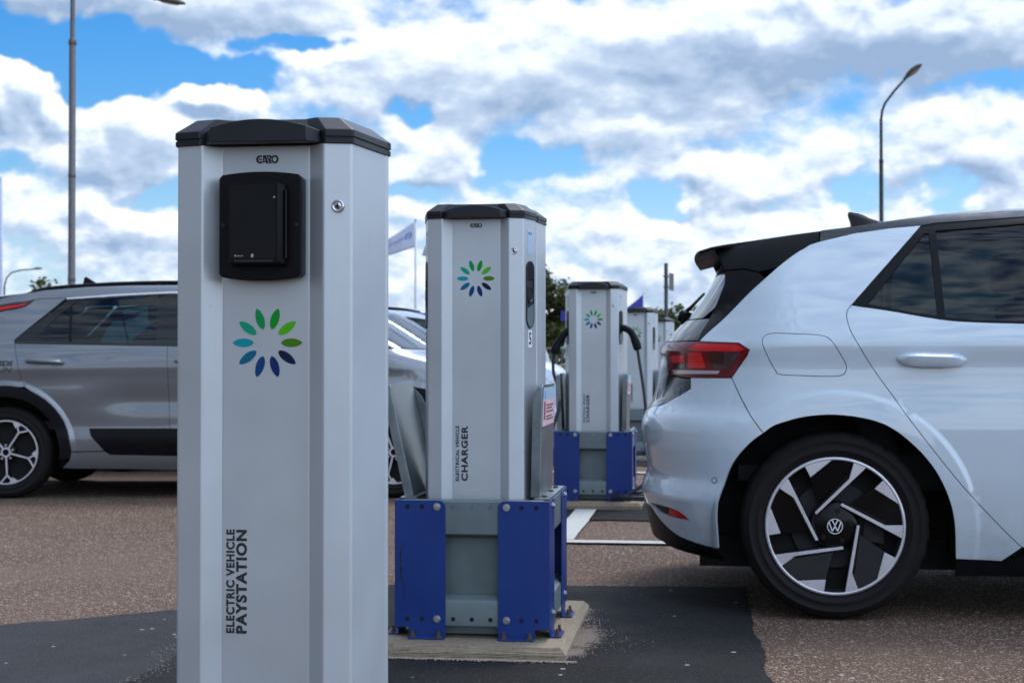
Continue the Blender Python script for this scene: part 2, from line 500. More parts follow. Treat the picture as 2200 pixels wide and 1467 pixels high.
M['sand'] = sand_mat()


def leaf_mat(name, a, b):
    m, g, p = new_mat(name)
    o = g.n('ShaderNodeObjectInfo')
    geo = g.n('ShaderNodeNewGeometry')
    n = g.noise(geo.outputs['Position'], 1.3, 3)
    g.put(p.inputs['Base Color'], g.mix(g.lin(n, .3, .7), (*a, 1), (*b, 1)))
    p.inputs['Roughness'].default_value = .6
    p.inputs['Specular IOR Level'].default_value = .25
    return m


M['leaf'] = leaf_mat('olive_leaves', (.040, .052, .012), (.085, .100, .022))
M['leafdark'] = leaf_mat('dark_leaves', (.022, .034, .010), (.055, .075, .018))
M['bark'] = plain('tree_bark', (.07, .055, .045), .9, var=.3, scale=20)


# ================================================================== mesh helpers
def obj(name, bm, mat, parent=None, smooth=False, loc=None):
    me = bpy.data.meshes.new(name)
    bm.to_mesh(me); bm.free()
    at_ = me.attributes.get('skin_normal')
    if at_ is not None:
        nn = np.zeros(len(me.vertices) * 3); at_.data.foreach_get('vector', nn)
        nn = nn.reshape(-1, 3)
        me.attributes.remove(at_)
        if np.any(nn):
            me.normals_split_custom_set_from_vertices([tuple(q) for q in nn])
    mats = mat if isinstance(mat, (list, tuple)) else [mat]
    for m in mats:
        me.materials.append(m)
    if smooth:
        for p in me.polygons:
            p.use_smooth = True
    o = bpy.data.objects.new(name, me)
    COL.objects.link(o)
    if parent is not None:
        o.parent = parent
    if loc is not None:
        o.location = loc
    return o


def bevel(o, w=.002, seg=2, ang=28):
    b = o.modifiers.new('edge_round', 'BEVEL')
    b.width = w; b.segments = seg; b.limit_method = 'ANGLE'; b.angle_limit = R(ang)
    b.harden_normals = True
    for p in o.data.polygons:
        p.use_smooth = True
    return o


def tag(o, label=None, cat=None, group=None, kind=None):
    if label: o['label'] = label
    if cat: o['category'] = cat
    if group: o['group'] = group
    if kind: o['kind'] = kind
    return o


def thing(name, label, cat, loc=(0, 0, 0), rz=0.0, group=None):
    o = bpy.data.objects.new(name, None)
    o.empty_display_size = .2
    COL.objects.link(o)
    o.location = loc; o.rotation_euler = (0, 0, rz)
    return tag(o, label, cat, group)


def copy_tree(o, parent=None):
    c = o.copy(); COL.objects.link(c)
    c.parent = parent
    for ch in list(o.children):
        copy_tree(ch, c)
    return c


def box(bm, x0, x1, y0, y1, z0, z1, mi=0):
    vs = [bm.verts.new(p) for p in [(x0, y0, z0), (x1, y0, z0), (x1, y1, z0), (x0, y1, z0), (x0, y0, z1), (x1, y0, z1), (x1, y1, z1), (x0, y1, z1)]]
    for f in [(3, 2, 1, 0), (4, 5, 6, 7), (0, 1, 5, 4), (1, 2, 6, 5), (2, 3, 7, 6), (3, 0, 4, 7)]:
        bm.faces.new([vs[i] for i in f]).material_index = mi
    return vs


def prism(bm, poly, fn0, fn1, mi=0, cap=True):
    """poly: list of 2-D points (anticlockwise); fn0/fn1 place its two ends"""
    a = [bm.verts.new(fn0(*p)) for p in poly]
    b = [bm.verts.new(fn1(*p)) for p in poly]
    n = len(poly)
    for i in range(n):
        j = (i + 1) % n
        bm.faces.new((a[i], a[j], b[j], b[i])).material_index = mi
    if cap:
        bm.faces.new(a[::-1]).material_index = mi
        bm.faces.new(b).material_index = mi
    return a, b


def fix(bm):
    bmesh.ops.recalc_face_normals(bm, faces=bm.faces[:])


def tube(bm, pts, r, seg=10, cap=True, mi=0):
    pts = [Vector(p) for p in pts]
    rs = r if isinstance(r, (list, tuple)) else [r] * len(pts)
    rings = []
    up = Vector((0, 0, 1))
    t0 = (pts[1] - pts[0]).normalized()
    nrm = t0.cross(up)
    if nrm.length < 1e-3: nrm = t0.cross(Vector((0, 1, 0)))
    nrm.normalize()
    for i, p in enumerate(pts):
        t = (pts[min(i + 1, len(pts) - 1)] - pts[max(i - 1, 0)]).normalized()
        nrm = (nrm - t * nrm.dot(t)).normalized()
        b = t.cross(nrm)
        rings.append([bm.verts.new(p + (nrm * math.cos(a) + b * math.sin(a)) * rs[i]) for a in [2 * math.pi * k / seg for k in range(seg)]])
    for i in range(len(rings) - 1):
        for k in range(seg):
            bm.faces.new((rings[i][k], rings[i][(k + 1) % seg], rings[i + 1][(k + 1) % seg], rings[i + 1][k])).material_index = mi
    if cap:
        bm.faces.new(rings[0][::-1]).material_index = mi
        bm.faces.new(rings[-1]).material_index = mi


def spline(pts, n=8, closed=False):
    """Catmull-Rom through pts (any dimension)"""
    P = [np.array(p, float) for p in pts]
    out = []
    m = len(P)
    segs = m if closed else m - 1
    for i in range(segs):
        if closed:
            p0, p1, p2, p3 = P[i - 1], P[i], P[(i + 1) % m], P[(i + 2) % m]
        else:
            p1, p2 = P[i], P[i + 1]
            p0 = P[i - 1] if i else 2 * p1 - p2
            p3 = P[i + 2] if i + 2 < m else 2 * p2 - p1
        for k in range(n):
            t = k / n
            out.append(tuple(.5 * ((2 * p1) + (-p0 + p2) * t + (2 * p0 - 5 * p1 + 4 * p2 - p3) * t * t + (-p0 + 3 * p1 - 3 * p2 + p3) * t ** 3)))
    if not closed:
        out.append(tuple(P[-1]))
    return out


def lathe(bm, prof, seg=48, axis='Y', mi=0):
    """prof: (radius, along-axis) pairs; closed round the axis"""
    rings = []
    for r, a in prof:
        ring = []
        for k in range(seg):
            t = 2 * math.pi * k / seg
            c, s = math.cos(t) * r, math.sin(t) * r
            ring.append(bm.verts.new((c, a, s) if axis == 'Y' else (c, s, a)))
        rings.append(ring)
    for i in range(len(rings) - 1):
        for k in range(seg):
            bm.faces.new((rings[i][k], rings[i][(k + 1) % seg], rings[i + 1][(k + 1) % seg], rings[i + 1][k])).material_index = mi
    return rings


def rrect(x0, x1, z0, z1, r, n=5):
    out = []
    for cx, cz, a0 in ((x1 - r, z1 - r, 0), (x0 + r, z1 - r, 90), (x0 + r, z0 + r, 180), (x1 - r, z0 + r, 270)):
        for k in range(n + 1):
            a = R(a0 + 90 * k / n)
            out.append((cx + r * math.cos(a), cz + r * math.sin(a)))
    return out


def text_bm(body, size, bold=0.0, depth=.0004, spacing=1.0, xscale=1.0, width=None, shear=0.0):
    """flat lettering lying in its own x-y plane, lower left corner at the origin"""
    cu = bpy.data.curves.new('lettering', 'FONT')
    cu.body = body; cu.size = size; cu.offset = bold; cu.extrude = depth; cu.space_character = spacing; cu.shear = shear
    ob = bpy.data.objects.new('lettering', cu)
    COL.objects.link(ob)
    bpy.context.view_layer.update()
    dg = bpy.context.evaluated_depsgraph_get()
    me = bpy.data.meshes.new_from_object(ob.evaluated_get(dg))
    bpy.data.objects.remove(ob); bpy.data.curves.remove(cu)
    bm = bmesh.new(); bm.from_mesh(me)
    bpy.data.meshes.remove(me)
    xs = [v.co.x for v in bm.verts]; ys = [v.co.y for v in bm.verts]
    x0, y0 = min(xs), min(ys)
    k = xscale if width is None else width / (max(xs) - x0)
    for v in bm.verts:
        v.co.x = (v.co.x - x0) * k; v.co.y -= y0
    return bm


def place(bm, fn):
    for v in bm.verts:
        v.co = Vector(fn(v.co.x, v.co.y, v.co.z))
    return bm


def add_bm(dst, src, mi=0):
    """append src to dst"""
    vm = {v: dst.verts.new(v.co) for v in src.verts}
    la = src.verts.layers.float_vector.get('skin_normal'); lb = dst.verts.layers.float_vector.get('skin_normal')
    if la and lb:
        for v, q in vm.items(): q[lb] = v[la]
    for f in src.faces:
        try:
            dst.faces.new([vm[v] for v in f.verts]).material_index = mi
        except ValueError:
            pass
    src.free()


def disc(bm, c, r, nrm='Y', seg=20, th=.003, mi=0):
    """short cylinder whose face looks along -Y or +X or +Z"""
    for_ = {'Y': lambda a, b, d: (c[0] + a, c[1] - d, c[2] + b), 'X': lambda a, b, d: (c[0] + d, c[1] + a, c[2] + b), 'Z': lambda a, b, d: (c[0] + a, c[1] + b, c[2] + d)}[nrm]
    poly = [(r * math.cos(2 * math.pi * k / seg), r * math.sin(2 * math.pi * k / seg)) for k in range(seg)]
    prism(bm, poly, lambda a, b: for_(a, b, 0), lambda a, b: for_(a, b, th), mi)


def inpoly(P, poly):
    P = np.asarray(P); q = np.asarray(poly)
    x, y = P[:, 0], P[:, 1]
    ins = np.zeros(len(P), bool)
    j = len(q) - 1
    for i in range(len(q)):
        xi, yi, xj, yj = q[i][0], q[i][1], q[j][0], q[j][1]
        c = ((yi > y) != (yj > y)) & (x < (xj - xi) * (y - yi) / ((yj - yi) if yj != yi else 1e-12) + xi)
        ins ^= c
        j = i
    return ins


def resample(poly, step):
    out = []
    n = len(poly)
    for i in range(n):
        a = np.array(poly[i], float); b = np.array(poly[(i + 1) % n], float)
        k = max(1, int(math.ceil(np.linalg.norm(b - a) / step)))
        for t in range(k):
            out.append(tuple(a + (b - a) * t / k))
    return out


def segdist(P, poly):
    P = np.asarray(P, float)
    best = np.full(len(P), 1e9)
    n = len(poly)
    for i in range(n):
        a = np.array(poly[i]); b = np.array(poly[(i + 1) % n]); d = b - a
        L = d.dot(d) + 1e-15
        t = np.clip(((P - a) @ d) / L, 0, 1)
        best = np.minimum(best, np.linalg.norm(P - (a + t[:, None] * d), axis=1))
    return best


def flat_mesh(poly, holes, step, creases=()):
    """triangulate a polygon with holes on a grid of inner points -> verts2d, tris"""
    loops = [resample(poly, step)] + [resample(h, step) for h in holes]
    verts, edges = [], []
    for lp in loops:
        o = len(verts); verts += lp
        edges += [(o + i, o + (i + 1) % len(lp)) for i in range(len(lp))]
    cpts = []
    for cl in creases:
        pts = [cl[0]]
        for a, b in zip(cl[:-1], cl[1:]):
            k = max(1, int(math.ceil(math.dist(a, b) / step)))
            pts += [(a[0] + (b[0] - a[0]) * t / k, a[1] + (b[1] - a[1]) * t / k) for t in range(1, k + 1)]
        ins = inpoly(pts, loops[0])
        for h in loops[1:]:
            ins &= ~inpoly(pts, h)
        ins &= segdist(pts, loops[0]) > step * .55
        for h in loops[1:]:
            ins &= segdist(pts, h) > step * .55
        last = None
        for p, ok_ in zip(pts, ins):
            if ok_:
                verts.append(p); cpts.append(p)
                if last is not None: edges.append((last, len(verts) - 1))
                last = len(verts) - 1
            else:
                last = None
    q = np.array(loops[0])
    xs = np.arange(q[:, 0].min(), q[:, 0].max(), step); ys = np.arange(q[:, 1].min(), q[:, 1].max(), step)
    gp = np.array([(x + (step / 2 if r % 2 else 0), y) for r, y in enumerate(ys) for x in xs])
    if len(gp):
        ok = inpoly(gp, loops[0])
        for h in loops[1:]:
            ok &= ~inpoly(gp, h)
        gp = gp[ok]
        if len(gp):
            dd = segdist(gp, loops[0])
            for h in loops[1:]:
                dd = np.minimum(dd, segdist(gp, h))
            if cpts:
                cp = np.array(cpts)
                dd = np.minimum(dd, np.min(np.linalg.norm(gp[:, None, :] - cp[None, :, :], axis=2), axis=1))
            gp = gp[dd > step * .5]
    verts = [Vector((float(v[0]), float(v[1]))) for v in verts] + [Vector((float(v[0]), float(v[1]))) for v in gp]
    vo, eo, fo = delaunay_2d_cdt(verts, edges, [], 0, 1e-7)[:3]
    V = np.array([(v.x, v.y) for v in vo])
    cen = np.array([V[list(f)].mean(axis=0) for f in fo])
    ok = inpoly(cen, loops[0])
    for h in loops[1:]:
        ok &= ~inpoly(cen, h)
    return V, [list(f) for f, k in zip(fo, ok) if k]


def panel_bm(poly, mapf, holes=(), step=.03, lip=.012, bm=None, mi=0, creases=()):
    """a sheet-metal panel: polygon in surface coordinates, pressed onto mapf, its rim folded inwards by lip"""
    V, T = flat_mesh(poly, list(holes), step, creases)
    bm = bm or bmesh.new()
    eps = 1e-3
    pos, nor = [], []
    for s, z in V:
        p = Vector(mapf(s, z))
        a = Vector(mapf(s + eps, z)) - Vector(mapf(s - eps, z)); b = Vector(mapf(s, z + eps)) - Vector(mapf(s, z - eps))
        n = a.cross(b)
        n = n.normalized() if n.length > 1e-12 else Vector((0, -1, 0))
        pos.append(p); nor.append(n)
    lay = bm.verts.layers.float_vector.get('skin_normal') or bm.verts.layers.float_vector.new('skin_normal')
    vs = []
    for p, n_ in zip(pos, nor):
        v_ = bm.verts.new(p); v_[lay] = n_; vs.append(v_)
    cnt = {}
    for t in T:
        # orientation in parameter space
        a, b, c = (V[i] for i in t)
        if (b[0] - a[0]) * (c[1] - a[1]) - (b[1] - a[1]) * (c[0] - a[0]) < 0:
            t.reverse()
        try:
            f = bm.faces.new([vs[i] for i in t])
        except ValueError:
            continue
        f.material_index = mi; f.smooth = True
        for i in range(3):
            e = (t[i], t[(i + 1) % 3])
            cnt[e] = cnt.get(e, 0) + 1
    if lip:
        rim = [e for e in cnt if (e[1], e[0]) not in cnt]
        outer, inner = {}, {}
        for a, b in rim:
            for i in (a, b):
                if i not in outer:
                    outer[i] = bm.verts.new(pos[i])
                    inner[i] = bm.verts.new(pos[i] - nor[i] * lip)
        for a, b in rim:
            f = bm.faces.new((outer[b], outer[a], inner[a], inner[b]))
            f.material_index = mi
    return bm

# ================================================================== charging posts
PET = ['petal%d' % i for i in range(10)]


def emblem(parent, x, y, z, rad, name='sunburst_emblem'):
    """ring of ten petals printed on the front"""
    bm = bmesh.new()
    for i in range(10):
        a = R(36 * i)
        ca, sa = math.cos(a), math.sin(a)
        r0, r1 = rad * .385, rad
        w = rad * .121
        up = []
        for k in range(13):
            t = k / 12
            rr = r0 + (r1 - r0) * t
            up.append((rr, w * math.sin(math.pi * (t ** .92)) ** .62))
        pts = up + [(r, -q) for r, q in up[-2:0:-1]]
        vs = [bm.verts.new((x + r * ca - q * sa, y, z + r * sa + q * ca)) for r, q in pts]
        f = bm.faces.new(vs[::-1]); f.material_index = i
    fix(bm)
    for f in bm.faces:
        if f.normal.y > 0: f.normal_flip()
    return obj(name, bm, [M[p] for p in PET], parent)


def plan_pts(half):
    return [(-x, y) for x, y in half[::-1]] + list(half)


def post_body(parent, half, z0, z1, name='body', mat='silver'):
    """half: right half of the plan from front centre to back centre"""
    pts = [(-x, y) for x, y in half[::-1]] + list(half)
    pts = pts[::1]
    bm = bmesh.new()
    prism(bm, pts, lambda x, y: (x, y, z0), lambda x, y: (x, y, z1))
    fix(bm)
    return bevel(obj(name, bm, M[mat], parent), .0028, 3, 8)


def lid_shape(parent, half, z, name='lid', visor=True, front_in=.03, grow=.0035):
    """octagonal hood: two bands, sloping hips, flat top and the arched visor in front"""
    out = [(x + (grow if x > 0 else 0), y - grow if y < .1 else y + grow) for x, y in half]
    loop = [(-x, y) for x, y in out[::-1]] + out
    ys = [p[1] for p in loop]; y0, y1 = min(ys), max(ys)
    xm = max(p[0] for p in loop)
    bm = bmesh.new()

    def ring(zz, inset):
        r = []
        for x, y in loop:
            fx = (xm - inset) / xm
            cy = (y0 + y1) / 2
            fy = ((y1 - y0) / 2 - inset * .8) / ((y1 - y0) / 2)
            r.append(bm.verts.new((x * fx, cy + (y - cy) * fy, zz)))
        return r
    rs = [ring(z, 0), ring(z + .0085, 0), ring(z + .0092, .0022), ring(z + .0118, .0022), ring(z + .0125, -.0008), ring(z + .0235, -.0004), ring(z + .0255, .001), ring(z + .0505, .036), ring(z + .052, .044)]
    n = len(loop)
    for a, b in zip(rs[:-1], rs[1:]):
        for i in range(n):
            j = (i + 1) % n
            bm.faces.new((a[i], a[j], b[j], b[i]))
    bm.faces.new(rs[0][::-1]); bm.faces.new(rs[-1])
    fix(bm)
    o = bevel(obj(name, bm, M['lid'], parent), .0015, 2, 12)
    if visor:
        bm = bmesh.new()
        N = 16
        fr, bk, lo, lb = [], [], [], []
        for k in range(N + 1):
            t = -1 + 2 * k / N
            zt = z + .0280 + .0135 * (1 - t * t)
            fr.append(bm.verts.new((t * .088, -.029, zt)))
            bk.append(bm.verts.new((t * .103, .075, zt + .002)))
            lo.append(bm.verts.new((t * .090, -.0305, z + .0005)))
            lb.append(bm.verts.new((t * .106, -.001, z + .0005)))
        for k in range(N):
            bm.faces.new((lo[k], lo[k + 1], fr[k + 1], fr[k]))
            bm.faces.new((fr[k], fr[k + 1], bk[k + 1], bk[k]))
            bm.faces.new((lb[k], lb[k + 1], lo[k + 1], lo[k]))
        # side facets
        sl = bm.verts.new((-.106, -.001, z + .023)); sr = bm.verts.new((.106, -.001, z + .023))
        bm.faces.new((lb[0], lo[0], fr[0], sl)); bm.faces.new((sl, fr[0], bk[0]))
        bm.faces.new((lo[-1], lb[-1], sr, fr[-1])); bm.faces.new((fr[-1], sr, bk[-1]))
        fix(bm)
        bevel(obj('visor', bm, M['lid'], o), .0016, 2, 30)
    return o


def lock_part(parent, x, z, r=.0118):
    bm = bmesh.new()
    y = .0058
    prof = [(0, y - .004), (r * .45, y - .004), (r * .5, y - .0032), (r * .62, y - .0032), (r * .66, y - .0045), (r * .92, y - .0045), (r, y - .002), (r, y + .006)]
    lathe(bm, prof, 32)
    box(bm, -.0016, .0016, y - .0047, y - .0038, -r * .38, r * .38, 1)
    box(bm, -r * .36, r * .36, y - .0047, y - .0038, -.0010, .0010, 1)
    fix(bm)
    o = obj('lock', bm, [M['chrome'], M['ink']], parent, smooth=True, loc=(x, 0, z))
    return o


def garo(parent, x, y, z, w, h):
    """the maker's word mark, letter shapes set tight"""
    bm = bmesh.new()

    def add(polys):
        for outer, holes in polys:
            V, T = flat_mesh(outer, holes, .2)
            vs = [bm.verts.new((x + (a - .5) * w, y, z + (b - .5) * h)) for a, b in V]
            for t in T:
                try: bm.faces.new([vs[i] for i in t])
                except ValueError: pass

    def ell(cx, cy, rx, ry, a0, a1, n=18):
        return [(cx + rx * math.cos(R(a0 + (a1 - a0) * k / n)), cy + ry * math.sin(R(a0 + (a1 - a0) * k / n))) for k in range(n + 1)]
    # G : open ring with a wavy tongue
    add([(ell(.19, .5, .19, .5, 62, 298) + [(.272, .30), (.20, .33)] + ell(.20, .5, .095, .27, 270, 90) + [(.272, .76)], []),
         ([(.12, .60), (.17, .62), (.21, .57), (.272, .58), (.272, .42), (.20, .40), (.14, .44)], [])])
    # A
    add([([(.30, 0.04), (.31, 1), (.44, 1), (.56, 0), (.45, 0), (.44, .17), (.34, .17), (.33, .04)], [[(.355, .36), (.42, .36), (.385, .62)]])])
    # R
    add([([(.46, 1), (.60, 1)] + ell(.60, .72, .095, .28, 88, -50, 10) + [(.64, .44), (.70, 0), (.59, 0), (.575, .12)], [[(.54, .80), (.60, .80), (.61, .62), (.56, .58)]])])
    # O
    add([(ell(.83, .5, .17, .5, 150, -165, 26)[0:27] + [(.665, .40), (.70, .50), (.70, .62)], [ell(.83, .5, .08, .27, 0, 345, 22)])])
    fix(bm)
    for f in bm.faces:
        if f.normal.y > 0: f.normal_flip()
    return obj('maker_mark', bm, M['ink'], parent)


def upright(parent, lines, name):
    """lines of lettering turned to read upwards: (words, x left edge, z bottom, cap height, length, bold)"""
    bm = bmesh.new()
    for words, x, y, z, cap, length, bold in lines:
        t = text_bm(words, cap / .70, bold, 0.0003, 1.14, width=length)
        ys = [v.co.y for v in t.verts]; k = cap / max(ys)
        place(t, lambda a, b, c: (x + cap - b * k, y - c, z + a))
        add_bm(bm, t)
    fix(bm)
    return obj(name, bm, M['ink'], parent)


FRONT = [(.0795, .024), (.0820, .0245), (.1110, .0012), (.1145, .0), (.1595, .0115), (.1635, .0145)]

# ------------------------------------------------------------------ pay station
GZ = 1.353
PX, PY = -.7945, 2.651
pay = thing('pay_station', 'silver pay station with black card reader, nearest post, no blue base in view', 'pay station', (PX, PY, 0))
HALF = FRONT + [(.1900, .172), (.1930, .178), (.1930, .186), (.158, .245)]
post_body(pay, HALF, .10, GZ)
lid_shape(pay, HALF, GZ)
bm = bmesh.new(); box(bm, -.20, .20, -.02, .27, 0, .10); bevel(obj('foot', bm, M['galvdull'], pay), .004)
garo(pay, .002, .0236, 1.3285, .0425, .0155)
emblem(pay, .003, .0236, .9945, .0655)
upright(pay, [('ELECTRIC VEHICLE', -.0735, .0238, .4665, .0160, .1885, .0010), ('PAYSTATION', -.0550, .0238, .4660, .0205, .1885, .0013)], 'lettering')
lock_part(pay, .1386, 1.2398)
# card reader: arched plate, terminal, slots
rd = thing('card_reader', None, None); rd.parent = pay
rd.name = 'card_reader'
xa, xb, za, zb = -.0770, .0755, 1.1120, 1.2965
arc = []
for k in range(13):
    t = 1 - 2 * k / 12
    arc.append(((xa + xb) / 2 + t * (xb - xa - .012) / 2, zb + .0055 * (1 - t * t)))
prof = [(xb, zb - .006)] + arc + [(xa, zb - .006), (xa, za + .006)] + [((xa + xb) / 2 - (1 - 2 * k / 12) * (xb - xa - .012) / 2, za - .0065 * (1 - (1 - 2 * k / 12) ** 2)) for k in range(13)] + [(xb, za + .006)]
bm = bmesh.new()
prism(bm, prof, lambda x, z: (x, .0, z), lambda x, z: (x, -.0125, z))
fix(bm); bevel(obj('face_plate', bm, M['reader'], rd), .0025, 3, 40)
cx, cz = (xa + xb) / 2, (za + zb) / 2
bm = bmesh.new()
prism(bm, [(cx + (x - cx) * .985, cz + (z - cz) * .985) for x, z in prof], lambda x, z: (x, .0235, z), lambda x, z: (x, .0012, z))
fix(bm); obj('back_box', bm, M['reader'], rd)
bm = bmesh.new()
tx0, tx1, tz0, tz1 = -.0490, .0415, 1.1315, 1.2785
fr = rrect(tx0, tx1, tz0 + .004, tz1, .003, 3)
bkp = rrect(tx0 - .001, tx1 + .0085, tz0, tz1 + .001, .005, 3)
a = [bm.verts.new((x, -.0455, z)) for x, z in fr]; b = [bm.verts.new((x, -.028, z)) for x, z in bkp]; c = [bm.verts.new((x, -.0127, z)) for x, z in bkp]
for p, q in ((a, b), (b, c)):
    for i in range(len(a)):
        j = (i + 1) % len(a); bm.faces.new((p[i], q[i], q[j], p[j]))
bm.faces.new(a)
fix(bm); term = bevel(obj('terminal', bm, M['reader'], rd), .0012, 2, 25)
bm = bmesh.new(); prism(bm, rrect(tx0 + .003, tx1 - .003, tz0 + .012, tz1 - .004, .002, 3), lambda x, z: (x, -.0456, z), lambda x, z: (x, -.0463, z)); fix(bm)
obj('screen', bm, M['screen'], term)
bm = bmesh.new(); box(bm, tx0 + .012, tx1 - .008, -.0474, -.046, tz0 + .0055, tz0 + .0095); fix(bm); obj('card_slot', bm, M['gasket'], term)
bm = bmesh.new(); box(bm, tx1 + .0086, tx1 + .0125, -.032, -.0128, tz0 + .012, tz1 - .012); fix(bm); bevel(obj('side_rib', bm, M['screen'], term), .001)
bm = bmesh.new()
# small marks printed on the terminal: a triangle, a shield and a tiny word
vs = [bm.verts.new((tx1 - .006 + dx, -.0466, tz1 - .026 + dz)) for dx, dz in ((0, .0022), (.0022, -.0018), (-.0022, -.0018))]; bm.faces.new(vs)
fix(bm); obj('printed_triangle', bm, M['lampwhite'], term)
bm = bmesh.new()
pp = [(-.0022, .002), (0, .0042), (.0022, .002), (.0022, -.001), (0, -.0038), (-.0022, -.001)]
for q, m in ((pp, 0),):
    bm.faces.new([bm.verts.new((tx0 + .0445 + dx, -.0466, tz0 + .0165 + dz)) for dx, dz in q])
fix(bm); obj('printed_shield', bm, M['lampwhite'], term)
bm = bmesh.new()
vs = [bm.verts.new((tx0 + .0135 + dx, -.0466, tz0 + .0165 + dz)) for dx, dz in ((-.0022, .0016), (.0022, .0016), (0, -.0022))]; bm.faces.new(vs)
for k in range(6):
    box(bm, tx0 + .0168 + k * .002, tx0 + .0180 + k * .002, -.0466, -.0464, tz0 + .0157, tz0 + .0172)
fix(bm); obj('printed_word', bm, M['lampwhite'], term)
for sx in (xa + .008, xb - .008):
    bm = bmesh.new()
    disc(bm, (sx, -.0126, 1.2055), .0035, 'Y', 12, .0012)
    fix(bm); obj('screw', bm, M['gasket'], rd)

# ------------------------------------------------------------------ charging post (double, back to back)
def make_charger():
    root = thing('charging_post', '', 'charging post', (0, 0, 0), group='silver charging posts in a row')
    H1 = 1.39                     # lid height above the concrete
    half = FRONT + [(.1895, .116), (.1905, .124), (.1875, .130), (.10, .1318)]
    post_body(root, half, .06, H1)
    lid_shape(root, half, H1)
    # second post standing back to back behind it
    half2 = [(.10, .1345), (.191, .1350), (.1945, .139), (.199, .176), (.1965, .179), (.1995, .183), (.210, .262), (.1635, .285), (.1145, .30), (.111, .2985), (.082, .276), (.0795, .2765)]
    rb = post_body(root, half2, .06, H1 - .004, 'rear_post')
    lid_shape(rb, half2, H1 - .004, 'rear_lid', visor=False, grow=.003)
    garo(root, -.001, .0236, 1.3675, .0405, .0150)
    emblem(root, -.002, .0236, 1.189, .065)
    upright(root, [('ELECTRICAL VEHICLE', -.0705, .0238, .508, .0122, .186, .0007), ('CHARGER', -.0510, .0238, .508, .0225, .186, .0014)], 'lettering')
    lock_part(root, .130, 1.280, .0115)
    # socket bay in both flanks
    for sx in (1, -1):
        def on(u, z, d=0.0, sx=sx):
            # u runs back along the flank, d stands off it
            a = Vector((.1635, .0145)); b = Vector((.1895, .116)); t = (b - a).normalized(); n = Vector((t.y, -t.x))
            q = a + t * u + n * d
            return (sx * q.x, q.y, z)
        st = []
        for k in range(17):
            an = R(180 * k / 16); st.append((.052 + .036 * math.cos(an), 1.222 + .036 * math.sin(an) * .75 + .0))
        for k in range(17):
            an = R(180 + 180 * k / 16); st.append((.052 + .036 * math.cos(an), 1.058 + .036 * math.sin(an)))
        bm = bmesh.new()
        inn = [(.052 + (u - .052) * .86, 1.14 + (z - 1.14) * .965) for u, z in st]
        o1 = [bm.verts.new(on(u, z, -.001)) for u, z in st]; o2 = [bm.verts.new(on(u, z, .0035)) for u, z in st]
        i2 = [bm.verts.new(on(u, z, .0035)) for u, z in inn]; i1 = [bm.verts.new(on(u, z, .0006)) for u, z in inn]
        n = len(st)
        for p, q in ((o1, o2), (o2, i2), (i2, i1)):
            for i in range(n):
                j = (i + 1) % n; bm.faces.new((p[i], p[j], q[j], q[i]))
        bm.faces.new(i1)
        fix(bm)
        bay = obj('socket_bay', bm, M['gasket'], root)
        bm = bmesh.new()
        fl = [(u, z) for u, z in inn if z > 1.2]
        fl = [(u, z) for u, z in inn if z > 1.185] + [(min(u for u, z in inn), 1.185), (max(u for u, z in inn), 1.185)]
        cu = sum(u for u, z in fl) / len(fl); cz = sum(z for u, z in fl) / len(fl)
        fl.sort(key=lambda p: math.atan2(p[1] - cz, p[0] - cu))
        prism(bm, fl, lambda u, z: on(u, z, .0008), lambda u, z: on(u, z, .0032))
        fix(bm); bevel(obj('flap', bm, M['trim'], bay), .001)
        bm = bmesh.new()
        fl = [(u, z) for u, z in inn if z < 1.085] + [(min(u for u, z in inn), 1.085), (max(u for u, z in inn), 1.105)]
        cu = sum(u for u, z in fl) / len(fl); cz = sum(z for u, z in fl) / len(fl)
        fl.sort(key=lambda p: math.atan2(p[1] - cz, p[0] - cu))
        prism(bm, fl, lambda u, z: on(u, z, .0008), lambda u, z: on(u, z, .003))
        fix(bm); obj('socket_lip', bm, M['galvdull'], bay)
        bm = bmesh.new()
        ringp = []
        for rr, dd in ((.030, .001), (.030, .0045), (.023, .0045), (.021, .002)):
            ringp.append([bm.verts.new(on(.052 + rr * math.cos(2 * math.pi * k / 20), 1.135 + rr * math.sin(2 * math.pi * k / 20), dd)) for k in range(20)])
        for p, q in zip(ringp[:-1], ringp[1:]):
            for i in range(20):
                j = (i + 1) % 20; bm.faces.new((p[i], p[j], q[j], q[i]))
        bm.faces.new(ringp[-1]); fix(bm); obj('socket', bm, M['lid'], bay)
        # stickers: printed sheet above, bay number below
        bm = bmesh.new()
        prism(bm, [(.030, 1.272), (.074, 1.272), (.074, 1.352), (.030, 1.352)], lambda u, z: on(u, z, .0002), lambda u, z: on(u, z, .0008))
        prism(bm, [(.038, 1.338), (.052, 1.338), (.052, 1.346), (.038, 1.346)], lambda u, z: on(u, z, .0009), lambda u, z: on(u, z, .0012), 1)
        prism(bm, [(.058, 1.338), (.066, 1.338), (.066, 1.346), (.058, 1.346)], lambda u, z: on(u, z, .0009), lambda u, z: on(u, z, .0012), 2)
        for k in range(6):
            prism(bm, [(.036, 1.281 + k * .0085), (.066 - .006 * (k % 2), 1.281 + k * .0085), (.066 - .006 * (k % 2), 1.2835 + k * .0085), (.036, 1.2835 + k * .0085)], lambda u, z: on(u, z, .0009), lambda u, z: on(u, z, .0012), 3)
        fix(bm); obj('instruction_sticker', bm, [M['bluesticker'], M['flagink'], M['signred'], M['flagmauve']], root)
        bm = bmesh.new()
        prism(bm, rrect(.036, .070, .957, 1.017, .006), lambda u, z: on(u, z, .0002), lambda u, z: on(u, z, .0008))
        t = text_bm('5', .055, .0015, 0.0002)
        hh = max(v.co.y for v in t.verts); ww = max(v.co.x for v in t.verts)
